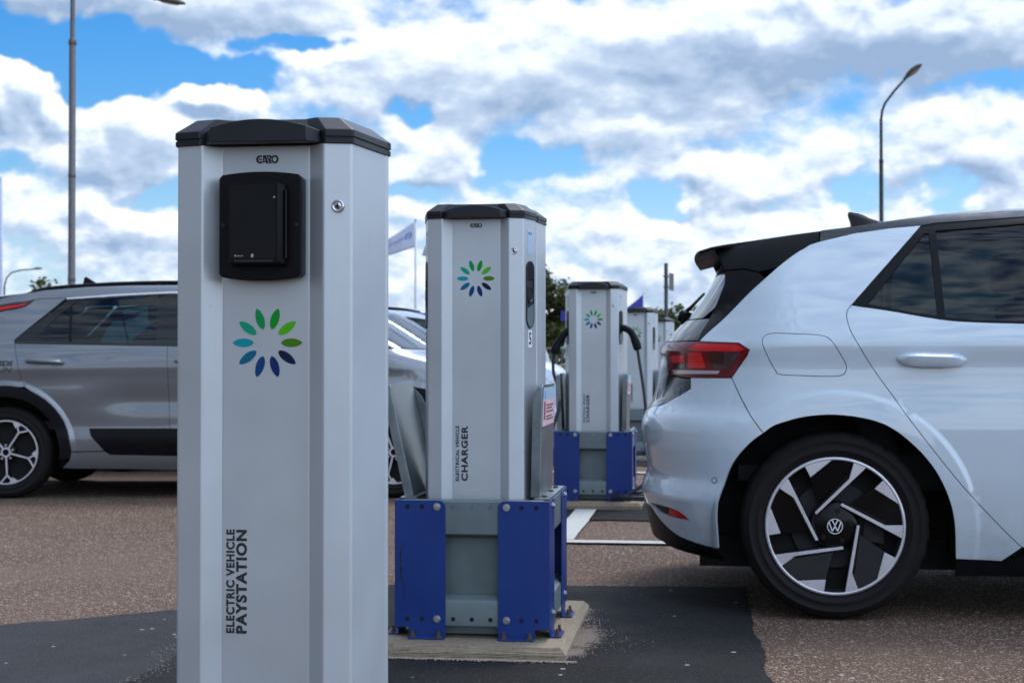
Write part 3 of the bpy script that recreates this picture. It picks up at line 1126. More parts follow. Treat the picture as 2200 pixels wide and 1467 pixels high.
        place(t, lambda a, b, c: on((.053 - ww / 2 * .8 + a * .8) if sx > 0 else (.053 + ww / 2 * .8 - a * .8), .987 - .021 + b * .042 / hh, .0012 + c))
        add_bm(bm, t, 1)
        fix(bm); obj('bay_number', bm, [M['whitesticker'], M['ink']], root)
    return root


# ------------------------------------------------------------------ steel crash frame round a post
def plate_holes(bm, pts, y, r=.0075, mi=1):
    for x, z in pts:
        disc(bm, (x, y, z), r, 'Y', 14, .0008, mi)


def make_frame(lean_left=2.0):
    root = thing('steel_crash_frame', '', 'steel base', (0, 0, 0), group='blue steel crash frames around the posts')
    W, Dp, Hh, T = .2575, .62, .452, .005
    fw = .170
    # four angle posts
    for sx in (-1, 1):
        for back in (0, 1):
            bm = bmesh.new()

            def P(x, y, z, sx=sx, back=back):
                return (sx * x, (Dp - y) if back else y, z)

            def plate(prof, f0, f1, mi=0):
                prism(bm, prof, f0, f1, mi)
            r = .022
            # front leaf, outer edge at x = W; rounded inner top corner, cut-out above the outer foot
            front = [(W - fw + r, Hh)] + [(W - fw + r - r * math.sin(R(a)), Hh - r + r * math.cos(R(a))) for a in (22, 45, 68, 90)] + [(W - fw, .006), (W - fw + .004, .0), (W - .048, .0), (W - .048, .034), (W - .004, .034), (W, .040), (W, Hh)]
            plate(front, lambda x, z: P(x, 0, z), lambda x, z: P(x, T, z))
            side = [(T + .0005, Hh), (fw - r, Hh)] + [(fw - r + r * math.sin(R(a)), Hh - r + r * math.cos(R(a))) for a in (22, 45, 68, 90)] + [(fw, .0), (.048, .0), (.048, .034), (T + .0005, .034)]
            plate(side, lambda y, z: P(W - .0005, y, z), lambda y, z: P(W - T, y, z))
            # feet bent outwards
            plate([(W - fw, -.030), (W - .050, -.030), (W - .048, -.024), (W - .048, 0), (W - fw, 0)], lambda x, y: P(x, y, .0005), lambda x, y: P(x, y, .0055))
            plate([(W, .050), (W + .028, .050), (W + .034, .056), (W + .034, fw - .004), (W, fw)], lambda x, y: P(x, y, .0005), lambda x, y: P(x, y, .0055))
            fix(bm)
            post = bevel(obj('corner_post', bm, M['bluepaint'], root), .0012, 2, 40)
            # bolt holes and bolts
            yy = (Dp + .0006) if back else -.0006
            xs = [W - .043, W - .092, W - .142]
            for x, z in ((sx * xs[0], Hh - .021), (sx * xs[1], Hh - .021), (sx * xs[0], .062), (sx * xs[1], .062)):
                bm = bmesh.new()
                c = [bm.verts.new((x + .0075 * math.cos(2 * math.pi * k / 14), yy, z + .0075 * math.sin(2 * math.pi * k / 14))) for k in range(14)]
                bm.faces.new(c)
                fix(bm)
                obj('bolt_hole', bm, M['hole'], post)
            for bx, bz in ((sx * xs[2], Hh - .021), (sx * xs[2], .062)):
                bm = bmesh.new()
                s = 1 if back else -1
                for rr, d0, d1, sg in ((.0125, 0, .0016, 18), (.0090, .0016, .0075, 6)):
                    prism(bm, [(rr * math.cos(2 * math.pi * k / sg), rr * math.sin(2 * math.pi * k / sg)) for k in range(sg)],
                          lambda a, b: (bx + a, (Dp if back else 0) + s * (.0003 + d0), bz + b), lambda a, b: (bx + a, (Dp if back else 0) + s * (.0003 + d1), bz + b))
                fix(bm)
                bevel(obj('bolt', bm, M['bolt'], post), .0008)
            # side bolts and anchor studs on the feet
            for bz in (Hh - .022, .075):
                bm = bmesh.new()
                yb = (Dp - .100) if back else .100
                for rr, d0, d1, sg in ((.0125, 0, .0016, 18), (.0090, .0016, .0085, 6)):
                    prism(bm, [(rr * math.cos(2 * math.pi * k / sg), rr * math.sin(2 * math.pi * k / sg)) for k in range(sg)],
                          lambda a, b: (sx * (W + d0), yb + a, bz + b), lambda a, b: (sx * (W + d1), yb + a, bz + b))
                fix(bm); bevel(obj('bolt', bm, M['bolt'], post), .0008)
            for ax, ay in ((W - fw + .020, -.016), (W - .064, -.016), (W + .018, .072), (W + .018, fw - .022)):
                bm = bmesh.new()
                q = P(ax, ay, 0)
                for rr, d0, d1, sg in ((.0115, .0056, .0075, 16), (.0085, .0075, .0150, 6), (.0050, .0150, .0270, 12)):
                    prism(bm, [(rr * math.cos(2 * math.pi * k / sg), rr * math.sin(2 * math.pi * k / sg)) for k in range(sg)],
                          lambda a, b: (q[0] + a, q[1] + b, d0), lambda a, b: (q[0] + a, q[1] + b, d1))
                fix(bm); obj('anchor_stud', bm, M['rust'], post)
    # grey rails between the posts, front and back, left and right
    def rail(prof, x0, x1, name, holes=None, axis='X', flip=False, mat='galvdull'):
        bm = bmesh.new()
        if axis == 'X':
            f = (lambda y: Dp - y) if flip else (lambda y: y)
            prism(bm, prof, lambda y, z: (x0, f(y), z), lambda y, z: (x1, f(y), z))
            for hx, hz, hm in holes or ():
                c = [bm.verts.new((hx + .0075 * math.cos(2 * math.pi * k / 14), f(prof[0][0] - .0005), hz + .0075 * math.sin(2 * math.pi * k / 14))) for k in range(14)]
                bm.faces.new(c).material_index = hm
        else:
            s = -1 if flip else 1
            prism(bm, prof, lambda y, z: (s * (W - y), x0, z), lambda y, z: (s * (W - y), x1, z))
        fix(bm)
        return bevel(obj(name, bm, [M[mat], M['hole'], M['galv']], root), .003, 2, 30)
    top = [(.0055, .342), (.0055, .448), (.0085, .452), (.055, .452), (.055, .449), (.0100, .449), (.0095, .345), (.040, .330), (.040, .327), (.0080, .339)]
    bot = [(.0055, .040), (.0055, .118), (.0075, .124), (.034, .140), (.050, .140), (.050, .137), (.035, .137), (.0105, .122), (.0095, .043), (.040, .043), (.040, .040)]
    hx = (-.062, 0, .062)
    rail(top, -.235, .235, 'upper_rail', [(x, .430, 2) for x in hx])
    rail(bot, -.235, .235, 'lower_rail', [(x, .062, 1) for x in hx])
    rail(top, -.235, .235, 'upper_rail', flip=True)
    rail(bot, -.235, .235, 'lower_rail', flip=True)
    for fl in (False, True):
        rail([(y, z - .003) for y, z in top], .03, Dp - .03, 'side_rail', axis='Y', flip=fl)
        rail([(y, z) for y, z in bot], .03, Dp - .03, 'side_rail', axis='Y', flip=fl)
    # pedestal the post is bolted to
    bm = bmesh.new(); box(bm, -.165, .165, .060, .42, .004, .40); fix(bm)
    bevel(obj('pedestal', bm, M['galvdull'], root), .004)
    # shelf plates on top at either flank, with a bolted angle
    for sx in (-1, 1):
        bm = bmesh.new()
        a, b = sorted((sx * .198, sx * (W - .006)))
        box(bm, a, b, .060, Dp - .03, Hh + .0005, Hh + .0045)
        fix(bm)
        sh = bevel(obj('top_plate', bm, M['galv'], root), .001)
        for yb in (.12, .34, .50):
            bm = bmesh.new(); disc(bm, (sx * .228, yb, Hh + .0046), .009, 'Z', 6, .006); fix(bm)
            obj('bolt', bm, M['rust'], sh)
    # bent guard plates standing on the shelves, an angle profile with folded edges
    for sx in (-1, 1):
        bm = bmesh.new()
        lean = R(lean_left) if sx < 0 else R(1.6)
        hgt, d0, d1 = .375, .10, .52
        xb = .214

        def gp(x, y, z, sx=sx, lean=lean):
            return (sx * (xb + (z) * math.tan(lean)) + x, y, Hh + .005 + z)
        cut = [(0, 0), (0, hgt - .03), (.012, hgt - .008), (.03, hgt), (d1 - d0 - .03, hgt), (d1 - d0 - .010, hgt - .02), (d1 - d0, hgt - .05), (d1 - d0, 0)]
        prism(bm, cut, lambda y, z: gp(0, d0 + y, z), lambda y, z: gp(-.004, d0 + y, z))
        # near flange, pointing to the left on both plates
        nf = [(-.0042, 0), (-.030, 0), (-.032, hgt - .06), (-.026, hgt - .025), (-.012, hgt - .006), (-.0042, hgt - .012)]
        prism(bm, nf, lambda x, z: gp(x, d0, z), lambda x, z: gp(x, d0 + .004, z))
        if sx < 0:
            ff = [(.0002, 0), (.034, 0), (.034, hgt - .10), (.022, hgt - .05), (.0002, hgt - .02)]
            prism(bm, ff, lambda x, z: gp(x, d1 - .004, z), lambda x, z: gp(x, d1, z))
        fix(bm)
        gd = bevel(obj('guard_plate', bm, M['galv'], root), .001, 2, 40)
        if sx > 0:
            bm = bmesh.new()

            def sg(y0, y1, z0, z1, d, mi):
                prism(bm, [(y0, z0), (y1, z0), (y1, z1), (y0, z1)], lambda y, z: gp(.0004, d0 + y, z), lambda y, z: gp(.0004 + d, d0 + y, z), mi)
            sg(.02, .40, .235, .365, .0010, 0)
            sg(.02, .40, .325, .365, .0014, 3)
            sg(.02, .40, .228, .2348, .0016, 1)
            sg(.05, .10, .255, .318, .0014, 1)
            sg(.060, .085, .328, .352, .0018, 2)
            for k, zz in enumerate((.300, .290, .278, .262, .252)):
                sg(.13, .36 - .05 * (k % 2), zz, zz + .006, .0014, 1)
            fix(bm)
            obj('warning_sign', bm, [M['signpink'], M['signred'], M['flagink'], M['bluesticker']], gd)
    # scuffs scraped into the paint of the front post
    bm = bmesh.new()
    rr = random.Random(4)
    px = -.235
    for k in range(16):
        zz = .30 - k * .0105 + rr.uniform(-.002, .002)
        px = -.2335 - .004 * math.sin(k * .35) + (.007 if k > 8 else 0) * -math.sin(k * .3)
        w = rr.uniform(.0008, .0035)
        bm.faces.new([bm.verts.new((px + dx, -.0009, zz + dz)) for dx, dz in ((-w, .006), (w, .007), (w * .6, -.006), (-w * .8, -.007))])
    fix(bm)
    obj('scuff_mark', bm, M['ink'], root)
    return root


def make_slab():
    bm = bmesh.new()
    W0, W1, y0, y1 = .322, .315, -.130, .86
    # cast pad with chamfered edges
    lo = [(-W0, y0), (W0, y0), (W0, y1), (-W0, y1)]
    def ring(i, z):
        return [bm.verts.new((x - math.copysign(i, x), y + (i if y < 0 else -i), z)) for x, y in lo]
    rs = [ring(-.004, -.02), ring(0, .030), ring(.020, .050)]
    for a, b in zip(rs[:-1], rs[1:]):
        for i in range(4):
            j = (i + 1) % 4; bm.faces.new((a[i], a[j], b[j], b[i]))
    bm.faces.new(rs[-1]); bm.faces.new(rs[0][::-1])
    bmesh.ops.subdivide_edges(bm, edges=bm.edges[:], cuts=14, use_grid_fill=True)
    rr = random.Random(2)
    for v in bm.verts:
        v.co += Vector((rr.uniform(-1, 1), rr.uniform(-1, 1), rr.uniform(-.5, .5))) * .0016
    fix(bm)
    return obj('concrete_pad', bm, M['concrete'], None)


SLAB = make_slab()
FRAME = make_frame(12.5)
FRAME2 = make_frame(2.0)
POST = make_charger()
# (x, y) of the crash frame's front edge centre, heading
SITES = [(-.765, 4.925), (-.735, 9.90), (-.680, 14.74), (-.590, 18.20)]
WORD = ['second post from the front, between pay station and white car, number 5 on its flank',
        'third post from the front, with black plugs hanging on both flanks',
        'fourth post, half hidden behind the post with the hanging plugs',
        'farthest post in the row, beside the tailgate of the white car']
FW = ['nearest blue and grey steel frame, scuffed, with a leaning guard plate',
      'second blue steel frame, with a black cable coiled at its foot',
      'third blue steel frame, mostly hidden behind the white car',
      'farthest blue steel frame, hidden behind the white car']
SW = ['nearest concrete pad, with sand spilled along its right edge',
      'second concrete pad, with a cable coil lying on it', 'third concrete pad, behind the white car', 'farthest concrete pad, behind the white car']
for i, (sx_, sy_) in enumerate(SITES):
    s = SLAB if i == 0 else copy_tree(SLAB)
    f = FRAME if i == 0 else (FRAME2 if i == 1 else copy_tree(FRAME2))
    p = POST if i == 0 else copy_tree(POST)
    s.location = (sx_, sy_, 0); f.location = (sx_, sy_, .051); p.location = (sx_ - .0014, sy_ + .088, .051)
    tag(s, SW[i], 'concrete pad', 'concrete pads under the posts')
    f['label'] = FW[i]; p['label'] = WORD[i]


# ------------------------------------------------------------------ charging cables hanging on the third post
def cable(label, path, rad, plug, grip):
    """plug: points of the handle; path: points of the cable"""
    bm = bmesh.new()
    tube(bm, spline(path, 10), rad, 10)
    fix(bm)
    o = obj('charging_cable', bm, M['rubber'], None, smooth=True)
    tag(o, label, 'charging cable', 'charging cables on the third post')
    bm = bmesh.new()
    pts = spline(plug, 8)
    n = len(pts)
    tube(bm, pts, [grip(i / (n - 1)) for i in range(n)], 14)
    fix(bm)
    obj('plug_handle', bm, M['trim'], o, smooth=True)
    return o


cx3, cy3 = SITES[1][0] - .001, SITES[1][1] + .088
grip = lambda t: (.026 - .012 * t) if t < .12 else (.0235 if t < .6 else .0235 + .006 * math.sin((t - .6) / .4 * math.pi * .9))
right_plug = [(cx3 + .170, cy3 + .065, 1.180), (cx3 + .205, cy3 + .055, 1.182), (cx3 + .245, cy3 + .045, 1.155), (cx3 + .275, cy3 + .035, 1.095), (cx3 + .292, cy3 + .03, 1.040)]
coil = []
for k in range(26):
    a = R(200 - k * 28)
    coil.append((cx3 + .315 + (.170 + .004 * (k % 3)) * math.cos(a), cy3 - .165 + .20 * math.sin(a), .070 + .0035 * k / 2 if k < 18 else .10))
right_path = [(cx3 + .288, cy3 + .03, 1.05), (cx3 + .300, cy3 + .02, .97), (cx3 + .330, cy3 - .01, .78), (cx3 + .350, cy3 - .03, .60), (cx3 + .375, cy3 - .05, .40), (cx3 + .36, cy3 - .08, .20), (cx3 + .22, cy3 - .12, .09)] + coil[1:]
cable('black cable hung on the right flank, looping down to a coil on the ground', right_path, .0105, right_plug, grip)
left_plug = [(cx3 - .172, cy3 + .065, 1.165), (cx3 - .195, cy3 + .06, 1.150), (cx3 - .228, cy3 + .05, 1.105), (cx3 - .252, cy3 + .045, 1.060), (cx3 - .266, cy3 + .04, 1.015)]
left_path = [(cx3 - .264, cy3 + .04, 1.03), (cx3 - .272, cy3 + .04, .97), (cx3 - .268, cy3 + .04, .88), (cx3 - .235, cy3 + .03, .78), (cx3 - .225, cy3 + .02, .70), (cx3 - .250, cy3 - .02, .58), (cx3 - .30, cy3 - .05, .40), (cx3 - .33, cy3 + .0, .20), (cx3 - .36, cy3 + .1, .075), (cx3 - .40, cy3 + .3, .014), (cx3 - .42, cy3 + .55, .013)]
cable('black cable with its plug hung on the left flank, running down behind the frame', left_path, .0105, left_plug, grip)

# ------------------------------------------------------------------ sand spilled beside the nearest pad
bm = bmesh.new()
rr = random.Random(11)
sx0 = SITES[0][0] + .322
for k in range(700):
    t = rr.random()
    y = 4.80 + 1.0 * t
    wid = .04 + .17 * math.exp(-((y - 5.22) / .22) ** 2) + .05 * math.exp(-((y - 4.98) / .06) ** 2) * (1 if rr.random() < .5 else .4)
    x = sx0 - .004 + abs(rr.gauss(0, .5)) * wid
    s = rr.uniform(.0009, .0024) * (2.2 if rr.random() < .02 else 1)
    z = .0135 + (.004 if x - sx0 < wid * .5 else 0) * rr.random()
    q = [bm.verts.new((x + s * math.cos(a), y + s * math.sin(a) * 1.2, z)) for a in (rr.random(), 2.1 + rr.random() * .5, 4.2 + rr.random() * .5)]
    tp = bm.verts.new((x, y, z + s * rr.uniform(.7, 1.3)))
    for i in range(3):
        bm.faces.new((q[i], q[(i + 1) % 3], tp))
for k in range(1800):
    x = SITES[0][0] + rr.uniform(-.36, .36); y = 4.788 - abs(rr.gauss(0, .014)); s = rr.uniform(.0012, .003)
    q = [bm.verts.new((x + s * math.cos(a), y + s * math.sin(a), .0125)) for a in (0, 2.1, 4.2)]
    tp = bm.verts.new((x, y, .0125 + s))
    for i in range(3):
        bm.faces.new((q[i], q[(i + 1) % 3], tp))
for k in range(350):
    t = rr.random()
    x = -1.72 + rr.gauss(0, .02) + .05 * math.sin(t * 9); y = 4.3 + t * 1.0; s = rr.uniform(.0009, .0022)
    q = [bm.verts.new((x + s * math.cos(a), y + s * math.sin(a), .0125)) for a in (0, 2.1, 4.2)]
    tp = bm.verts.new((x, y, .0125 + s))
    for i in range(3):
        bm.faces.new((q[i], q[(i + 1) % 3], tp))
fix(bm)
tag(obj('loose_sand', bm, M['sand'], None), 'loose sandy grit washed up beside the nearest concrete pad', 'sand', kind='stuff')

# ------------------------------------------------------------------ ground
bm = bmesh.new()
N = 24
ring = [0, 4, 10, 25, 60, 150, 400, 1200, 3000]
vsr = []
for r in ring:
    if r == 0:
        vsr.append([bm.verts.new((0, 6, 0))])
    else:
        vsr.append([bm.verts.new((r * math.cos(2 * math.pi * k / N), 6 + r * math.sin(2 * math.pi * k / N), 0)) for k in range(N)])
for k in range(N):
    bm.faces.new((vsr[0][0], vsr[1][k], vsr[1][(k + 1) % N]))
for a, b in zip(vsr[1:-1], vsr[2:]):
    for k in range(N):
        bm.faces.new((a[k], b[k], b[(k + 1) % N], a[(k + 1) % N]))
fix(bm)
tag(obj('ground', bm, M['oldasphalt'], None), kind='structure')


def patch(name, pts, z, mat, jit=.012, seed=1, step=.05):
    rr = random.Random(seed)
    poly = resample(pts, step)
    # ragged edge: smooth wander plus small bites
    n = len(poly)
    out = []
    w = [rr.gauss(0, 1) for _ in range(n)]
    for i, p in enumerate(poly):
        a = sum(w[(i + k) % n] for k in range(-3, 4)) / 4
        out.append((p[0] + jit * (a + rr.gauss(0, .35)), p[1] + jit * (sum(w[(i * 3 + k) % n] for k in range(-3, 4)) / 4 + rr.gauss(0, .35))))
    V, T = flat_mesh(out, [], .5)
    bm = bmesh.new()
    vs = [bm.verts.new((x, y, z)) for x, y in V]
    for t in T:
        bm.faces.new([vs[i] for i in t])
    fix(bm)
    for f in bm.faces:
        if f.normal.z < 0: f.normal_flip()
    return tag(obj(name, bm, mat, None), kind='structure')


patch('asphalt_patch', [(-1.72, 2.0), (.42, 2.0), (.26, 4.3), (.185, 4.75), (.20, 5.0), (.17, 5.35), (.165, 6.49), (-1.70, 6.35)], .008, M['newasphalt'], .010, 3, .04)
patch('asphalt_patch', [(-4.5, 2.0), (-1.70, 2.0), (-1.70, 5.83), (-2.05, 5.63), (-2.54, 5.23), (-3.2, 4.85), (-4.5, 4.2)], .004, M['midasphalt'], .012, 4, .05)
for k, (y0, y1) in enumerate(((9.10, 11.7), (13.9, 16.4), (17.4, 19.9))):
    patch('asphalt_patch', [(-1.7, y0), (.20, y0 + .05), (.2, y1), (-1.7, y1)], .008, M['newasphalt'], .012, 9 + k)


def stripe(x0, x1, y0, y1, z, seed=1):
    return patch('parking_line', [(x0, y0), (x1, y0), (x1, y1), (x0, y1)], z, M['line'], .003, seed, .06)


stripe(-.835, -.70, 8.075, 9.74, .0122, 1)
stripe(-.90, 4.6, 7.945, 8.055, .0125, 2)
for k, y in enumerate((12.95, 17.0, 21.0)):
    stripe(-6.6, -.95, y, y + .14, .0125, 20 + k)
    stripe(-.9, 4.6, y, y + .14, .0125, 30 + k)
stripe(-.835, -.70, 13.1, 14.60, .0122, 5)
# end of a painted line just entering the picture at the very bottom
stripe(-.64, -.50, 2.9, 4.345, .0122, 6)

# ================================================================== cars: one analytic body skin per car
def pchip(xs, ys):
    xs = np.array(xs, float); ys = np.array(ys, float)
    h = np.diff(xs); d = np.diff(ys) / h
    m = np.zeros(len(xs))
    for i in range(1, len(xs) - 1):
        if d[i - 1] * d[i] > 0:
            w1 = 2 * h[i] + h[i - 1]; w2 = h[i] + 2 * h[i - 1]
            m[i] = (w1 + w2) / (w1 / d[i - 1] + w2 / d[i])
    m[0], m[-1] = d[0], d[-1]

    def f(x):
        x = min(max(x, xs[0]), xs[-1])
        i = min(max(int(np.searchsorted(xs, x)) - 1, 0), len(h) - 1)
        t = (x - xs[i]) / h[i]
        return ((1 + 2 * t) * (1 - t) ** 2 * ys[i] + t * (1 - t) ** 2 * h[i] * m[i] + t * t * (3 - 2 * t) * ys[i + 1] + t * t * (t - 1) * h[i] * m[i + 1])
    return f


def sstep(x, a, b):
    t = min(max((x - a) / (b - a), 0), 1)
    return t * t * (3 - 2 * t)


class Skin:
    """side skin of a car. s runs forward along the side; behind the rear corner it bends round to the centre line
    (s = s_rear - 1), ahead of the front corner likewise (s = s_front + 1)."""
    def __init__(k, rear, front, half, Lr, Lf, n=2.6, arches=(), extra=None):
        k.uc, k.uf, k.w, k.Lr, k.Lf, k.n, k.arches, k.extra = rear, front, half, Lr, Lf, n, arches, extra
        k.belt = 1.02

    def us(k, z): return k.uc(z) + k.Lr(z)

    def ufs(k, z): return k.uf(z) - k.Lf(z)

    def width(k, u, z):
        w = k.w(z)
        for (cu, cz, r0, r1, amt) in k.arches:
            r = math.hypot(u - cu, z - cz)
            if z > cz - .35:
                w += amt * sstep(r, r1, r1 - .022) * (1 - .25 * sstep(r, r0 - .02, r1))
        if k.extra: w += k.extra(u, z)
        return w

    def at(k, s, z, side=-1):
        us, uf = k.us(z), k.ufs(z)
        if s < us:
            ph = min((us - s), 1.0) * math.pi / 2
            e = 2 / k.n
            c, si = max(math.cos(ph), 0) ** e, math.sin(ph) ** e
            u = us - k.Lr(z) * si
            return (u, side * k.width(max(u, us - .12), z) * c, z)
        if s > uf:
            ph = min((s - uf), 1.0) * math.pi / 2
            e = 2 / k.n
            c, si = max(math.cos(ph), 0) ** e, math.sin(ph) ** e
            u = uf + k.Lf(z) * si
            return (u, side * k.width(min(u, uf + .12), z) * c, z)
        return (s, side * k.width(s, z), z)

    def s_of(k, u, z):
        us, uf = k.us(z), k.ufs(z)
        if u < us:
            t = min((us - u) / k.Lr(z), 1.0)
            return us - math.asin(t ** (k.n / 2)) * 2 / math.pi
        if u > uf:
            t = min((u - uf) / k.Lf(z), 1.0)
            return uf + math.asin(t ** (k.n / 2)) * 2 / math.pi
        return u


C_UC = pchip([.10, .181, .207, .241, .316, .40, .436, .462, .517, .584, .641, .695, .738, .80, .935, 1.011, 1.042, 1.135, 1.25, 1.35, 1.42, 1.55],
             [-.42, -.50, -.62, -.698, -.717, -.738, -.748, -.742, -.722, -.733, -.745, -.748, -.738, -.700, -.672, -.668, -.648, -.562, -.478, -.425, -.385, -.30])
C_UF = pchip([.10, .2, .35, .6, .75, .85, .95, 1.0, 1.05, 1.3, 1.5, 1.55], [3.35, 3.44, 3.50, 3.51, 3.46, 3.36, 3.08, 2.80, 2.62, 2.25, 1.95, 1.85])
C_W = pchip([.10, .18, .25, .4, .55, .7, .8, .88, .94, .985, 1.02, 1.05, 1.10, 1.2, 1.3, 1.4, 1.45, 1.5, 1.55],
            [.79, .83, .862, .888, .897, .898, .892, .884, .882, .887, .891, .883, .862, .815, .763, .708, .678, .640, .585])
C_LR = pchip([.1, .9, 1.03, 1.12, 1.25, 1.4, 1.55], [.55, .55, .56, .46, .34, .30, .35])
C_LF = pchip([.1, .9, 1.1, 1.55], [.85, .80, .60, .45])
CAR1 = Skin(C_UC, C_UF, C_W, C_LR, C_LF, 2.6, [(0, .335, .45, .525, .012), (2.77, .335, .45, .525, .012)])

K_UC = pchip([.15, .25, .4, .6, .75, .9, 1.05, 1.2, 1.35, 1.45, 1.55], [-.70, -.80, -.85, -.86, -.84, -.80, -.76, -.68, -.58, -.50, -.42])
K_UF = pchip([.15, .3, .5, .7, .85, .92, .97, 1.02, 1.05, 1.08, 1.265, 1.4, 1.47, 1.55], [3.45, 3.54, 3.56, 3.55, 3.50, 3.42, 3.28, 3.08, 2.98, 2.92, 2.62, 2.38, 2.2, 1.95])
K_W = pchip([.15, .2, .3, .42, .5, .62, .75, .86, .92, 1.0, 1.06, 1.12, 1.2, 1.3, 1.4, 1.46, 1.5, 1.55],
            [.80, .845, .875, .885, .872, .880, .888, .884, .888, .880, .868, .85, .815, .765, .71, .675, .64, .56])
K_LR = pchip([.1, .9, 1.1, 1.4, 1.55], [.50, .50, .55, .62, .65])
K_LF = pchip([.1, .9, 1.1, 1.55], [.80, .75, .48, .42])


def k_extra(u, z):
    # sculpted flank: a soft dip above the sill line and a swelling over the rear wheel
    a = -.022 * math.exp(-((z - .70) / .10) ** 2) * sstep(u, .45, .95) * (1 - sstep(u, 2.1, 2.5))
    b = .012 * math.exp(-((z - .90) / .07) ** 2 - ((u - .1) / .55) ** 2)
    return a + b


CAR2 = Skin(K_UC, K_UF, K_W, K_LR, K_LF, 2.6, [(0, .33, .44, .50, .014), (2.72, .33, .44, .50, .014)], k_extra)

# outlines of body panels in metres: (position along the flank, height)
ID = {
  'arch': [(-0.421, 0.253), (-0.421, 0.381), (-0.394, 0.486), (-0.35, 0.576), (-0.286, 0.652), (-0.238, 0.695), (-0.192, 0.733), (-0.107, 0.757), (0.001, 0.764), (0.12, 0.748), (0.205, 0.714), (0.29, 0.645), (0.357, 0.564), (0.402, 0.472), (0.426, 0.378), (0.435, 0.235)],
  'seam': [(-0.364, 0.899), (-0.238, 0.695)],
  'lamp': [(-1.092, 1.041), (-0.554, 1.037), (-0.331, 1.031), (-0.282, 1.005), (-0.292, 0.983), (-0.362, 0.9), (-0.622, 0.898), (-0.76, 0.909), (-0.854, 0.992), (-1.108, 1.013)],
  'lampstrip': [(-0.621, 1.009), (-0.554, 1.028), (-0.33, 1.025), (-0.294, 1.007), (-0.323, 1.0), (-0.547, 1.003)],
  'lampblock': [(-0.613, 0.996), (-0.526, 0.996), (-0.496, 0.935), (-0.611, 0.935)],
  'lampblock2': [(-0.769, 0.98), (-0.643, 0.984), (-0.637, 0.947), (-0.739, 0.947)],
  'lampwhite': [(-0.763, 0.93), (-0.416, 0.928), (-0.425, 0.914), (-0.74, 0.91)],
  'bumptop': [(-0.364, 0.899), (-0.598, 0.899), (-0.591, 0.856), (-0.659, 0.831), (-0.813, 0.787), (-0.959, 0.755)],
  'bumpbot': [(-0.924, 0.385), (-0.823, 0.334), (-0.679, 0.289), (-0.523, 0.265), (-0.422, 0.253)],
  'difbot': [(-0.435, 0.22), (-0.608, 0.236), (-0.792, 0.242), (-1.088, 0.213)],
  'refl': [(-0.918, 0.392), (-0.696, 0.394), (-0.599, 0.376), (-0.57, 0.357), (-0.732, 0.355), (-0.83, 0.364)],
  'reflred': [(-0.728, 0.393), (-0.605, 0.378), (-0.576, 0.358), (-0.731, 0.357)],
  'sensor': [(-0.433, 0.514)],
  'flap': [(-0.233, 1.032), (-0.226, 1.058), (-0.197, 1.068), (-0.116, 1.065), (-0.043, 1.058), (-0.014, 1.041), (0.01, 1.007), (0.042, 0.95), (0.04, 0.924), (0.019, 0.907), (-0.057, 0.905), (-0.169, 0.911), (-0.188, 0.927), (-0.209, 0.97)],
  'door': [(0.345, 1.482), (0.066, 1.172), (0.049, 1.148), (0.048, 1.116), (0.061, 1.069), (0.095, 1.006), (0.146, 0.924), (0.22, 0.819), (0.266, 0.75), (0.431, 0.535), (0.563, 0.389), (0.654, 0.297), (0.677, 0.281)],
  'sill': [(0.431, 0.232), (0.681, 0.219)],
  'winbot': [(0.066, 1.172), (0.106, 1.165), (0.202, 1.15), (0.381, 1.115), (0.501, 1.104), (0.682, 1.098)],
  'gq': [(0.363, 1.456), (0.372, 1.458), (0.377, 1.128), (0.119, 1.177)],
  'gd': [(0.397, 1.461), (0.728, 1.494), (0.683, 1.109), (0.404, 1.12)],
  'railbot': [(-0.078, 1.409), (-0.042, 1.421), (0.091, 1.453), (0.224, 1.472), (0.345, 1.482), (0.4, 1.492), (0.733, 1.519)],
  'roof': [(-0.66, 1.42), (-0.233, 1.443), (-0.045, 1.466), (0.032, 1.483), (0.175, 1.51), (0.389, 1.532), (0.74, 1.559)],
  'pilback': [(-1.095, 1.403), (-0.759, 1.324), (-0.675, 1.267), (-0.653, 1.214), (-0.623, 1.167), (-0.594, 1.103), (-0.568, 1.041)],
  'pilfront': [(-0.554, 1.039), (-0.507, 1.109), (-0.406, 1.212), (-0.264, 1.299), (-0.135, 1.373), (-0.078, 1.409)],
  'handle': [(0.223, 0.981), (0.246, 0.996), (0.296, 1.0), (0.396, 0.998), (0.476, 0.974), (0.467, 0.95), (0.437, 0.938), (0.407, 0.948), (0.292, 0.948), (0.272, 0.941), (0.242, 0.953)],
  'crease': [(-0.164, 0.995), (0.221, 0.983), (0.678, 0.96)],
  'mold': [(0.565, 0.228), (0.628, 0.274), (0.677, 0.288)],
  'cross': [(-0.759, 1.324), (-0.264, 1.299)],
}
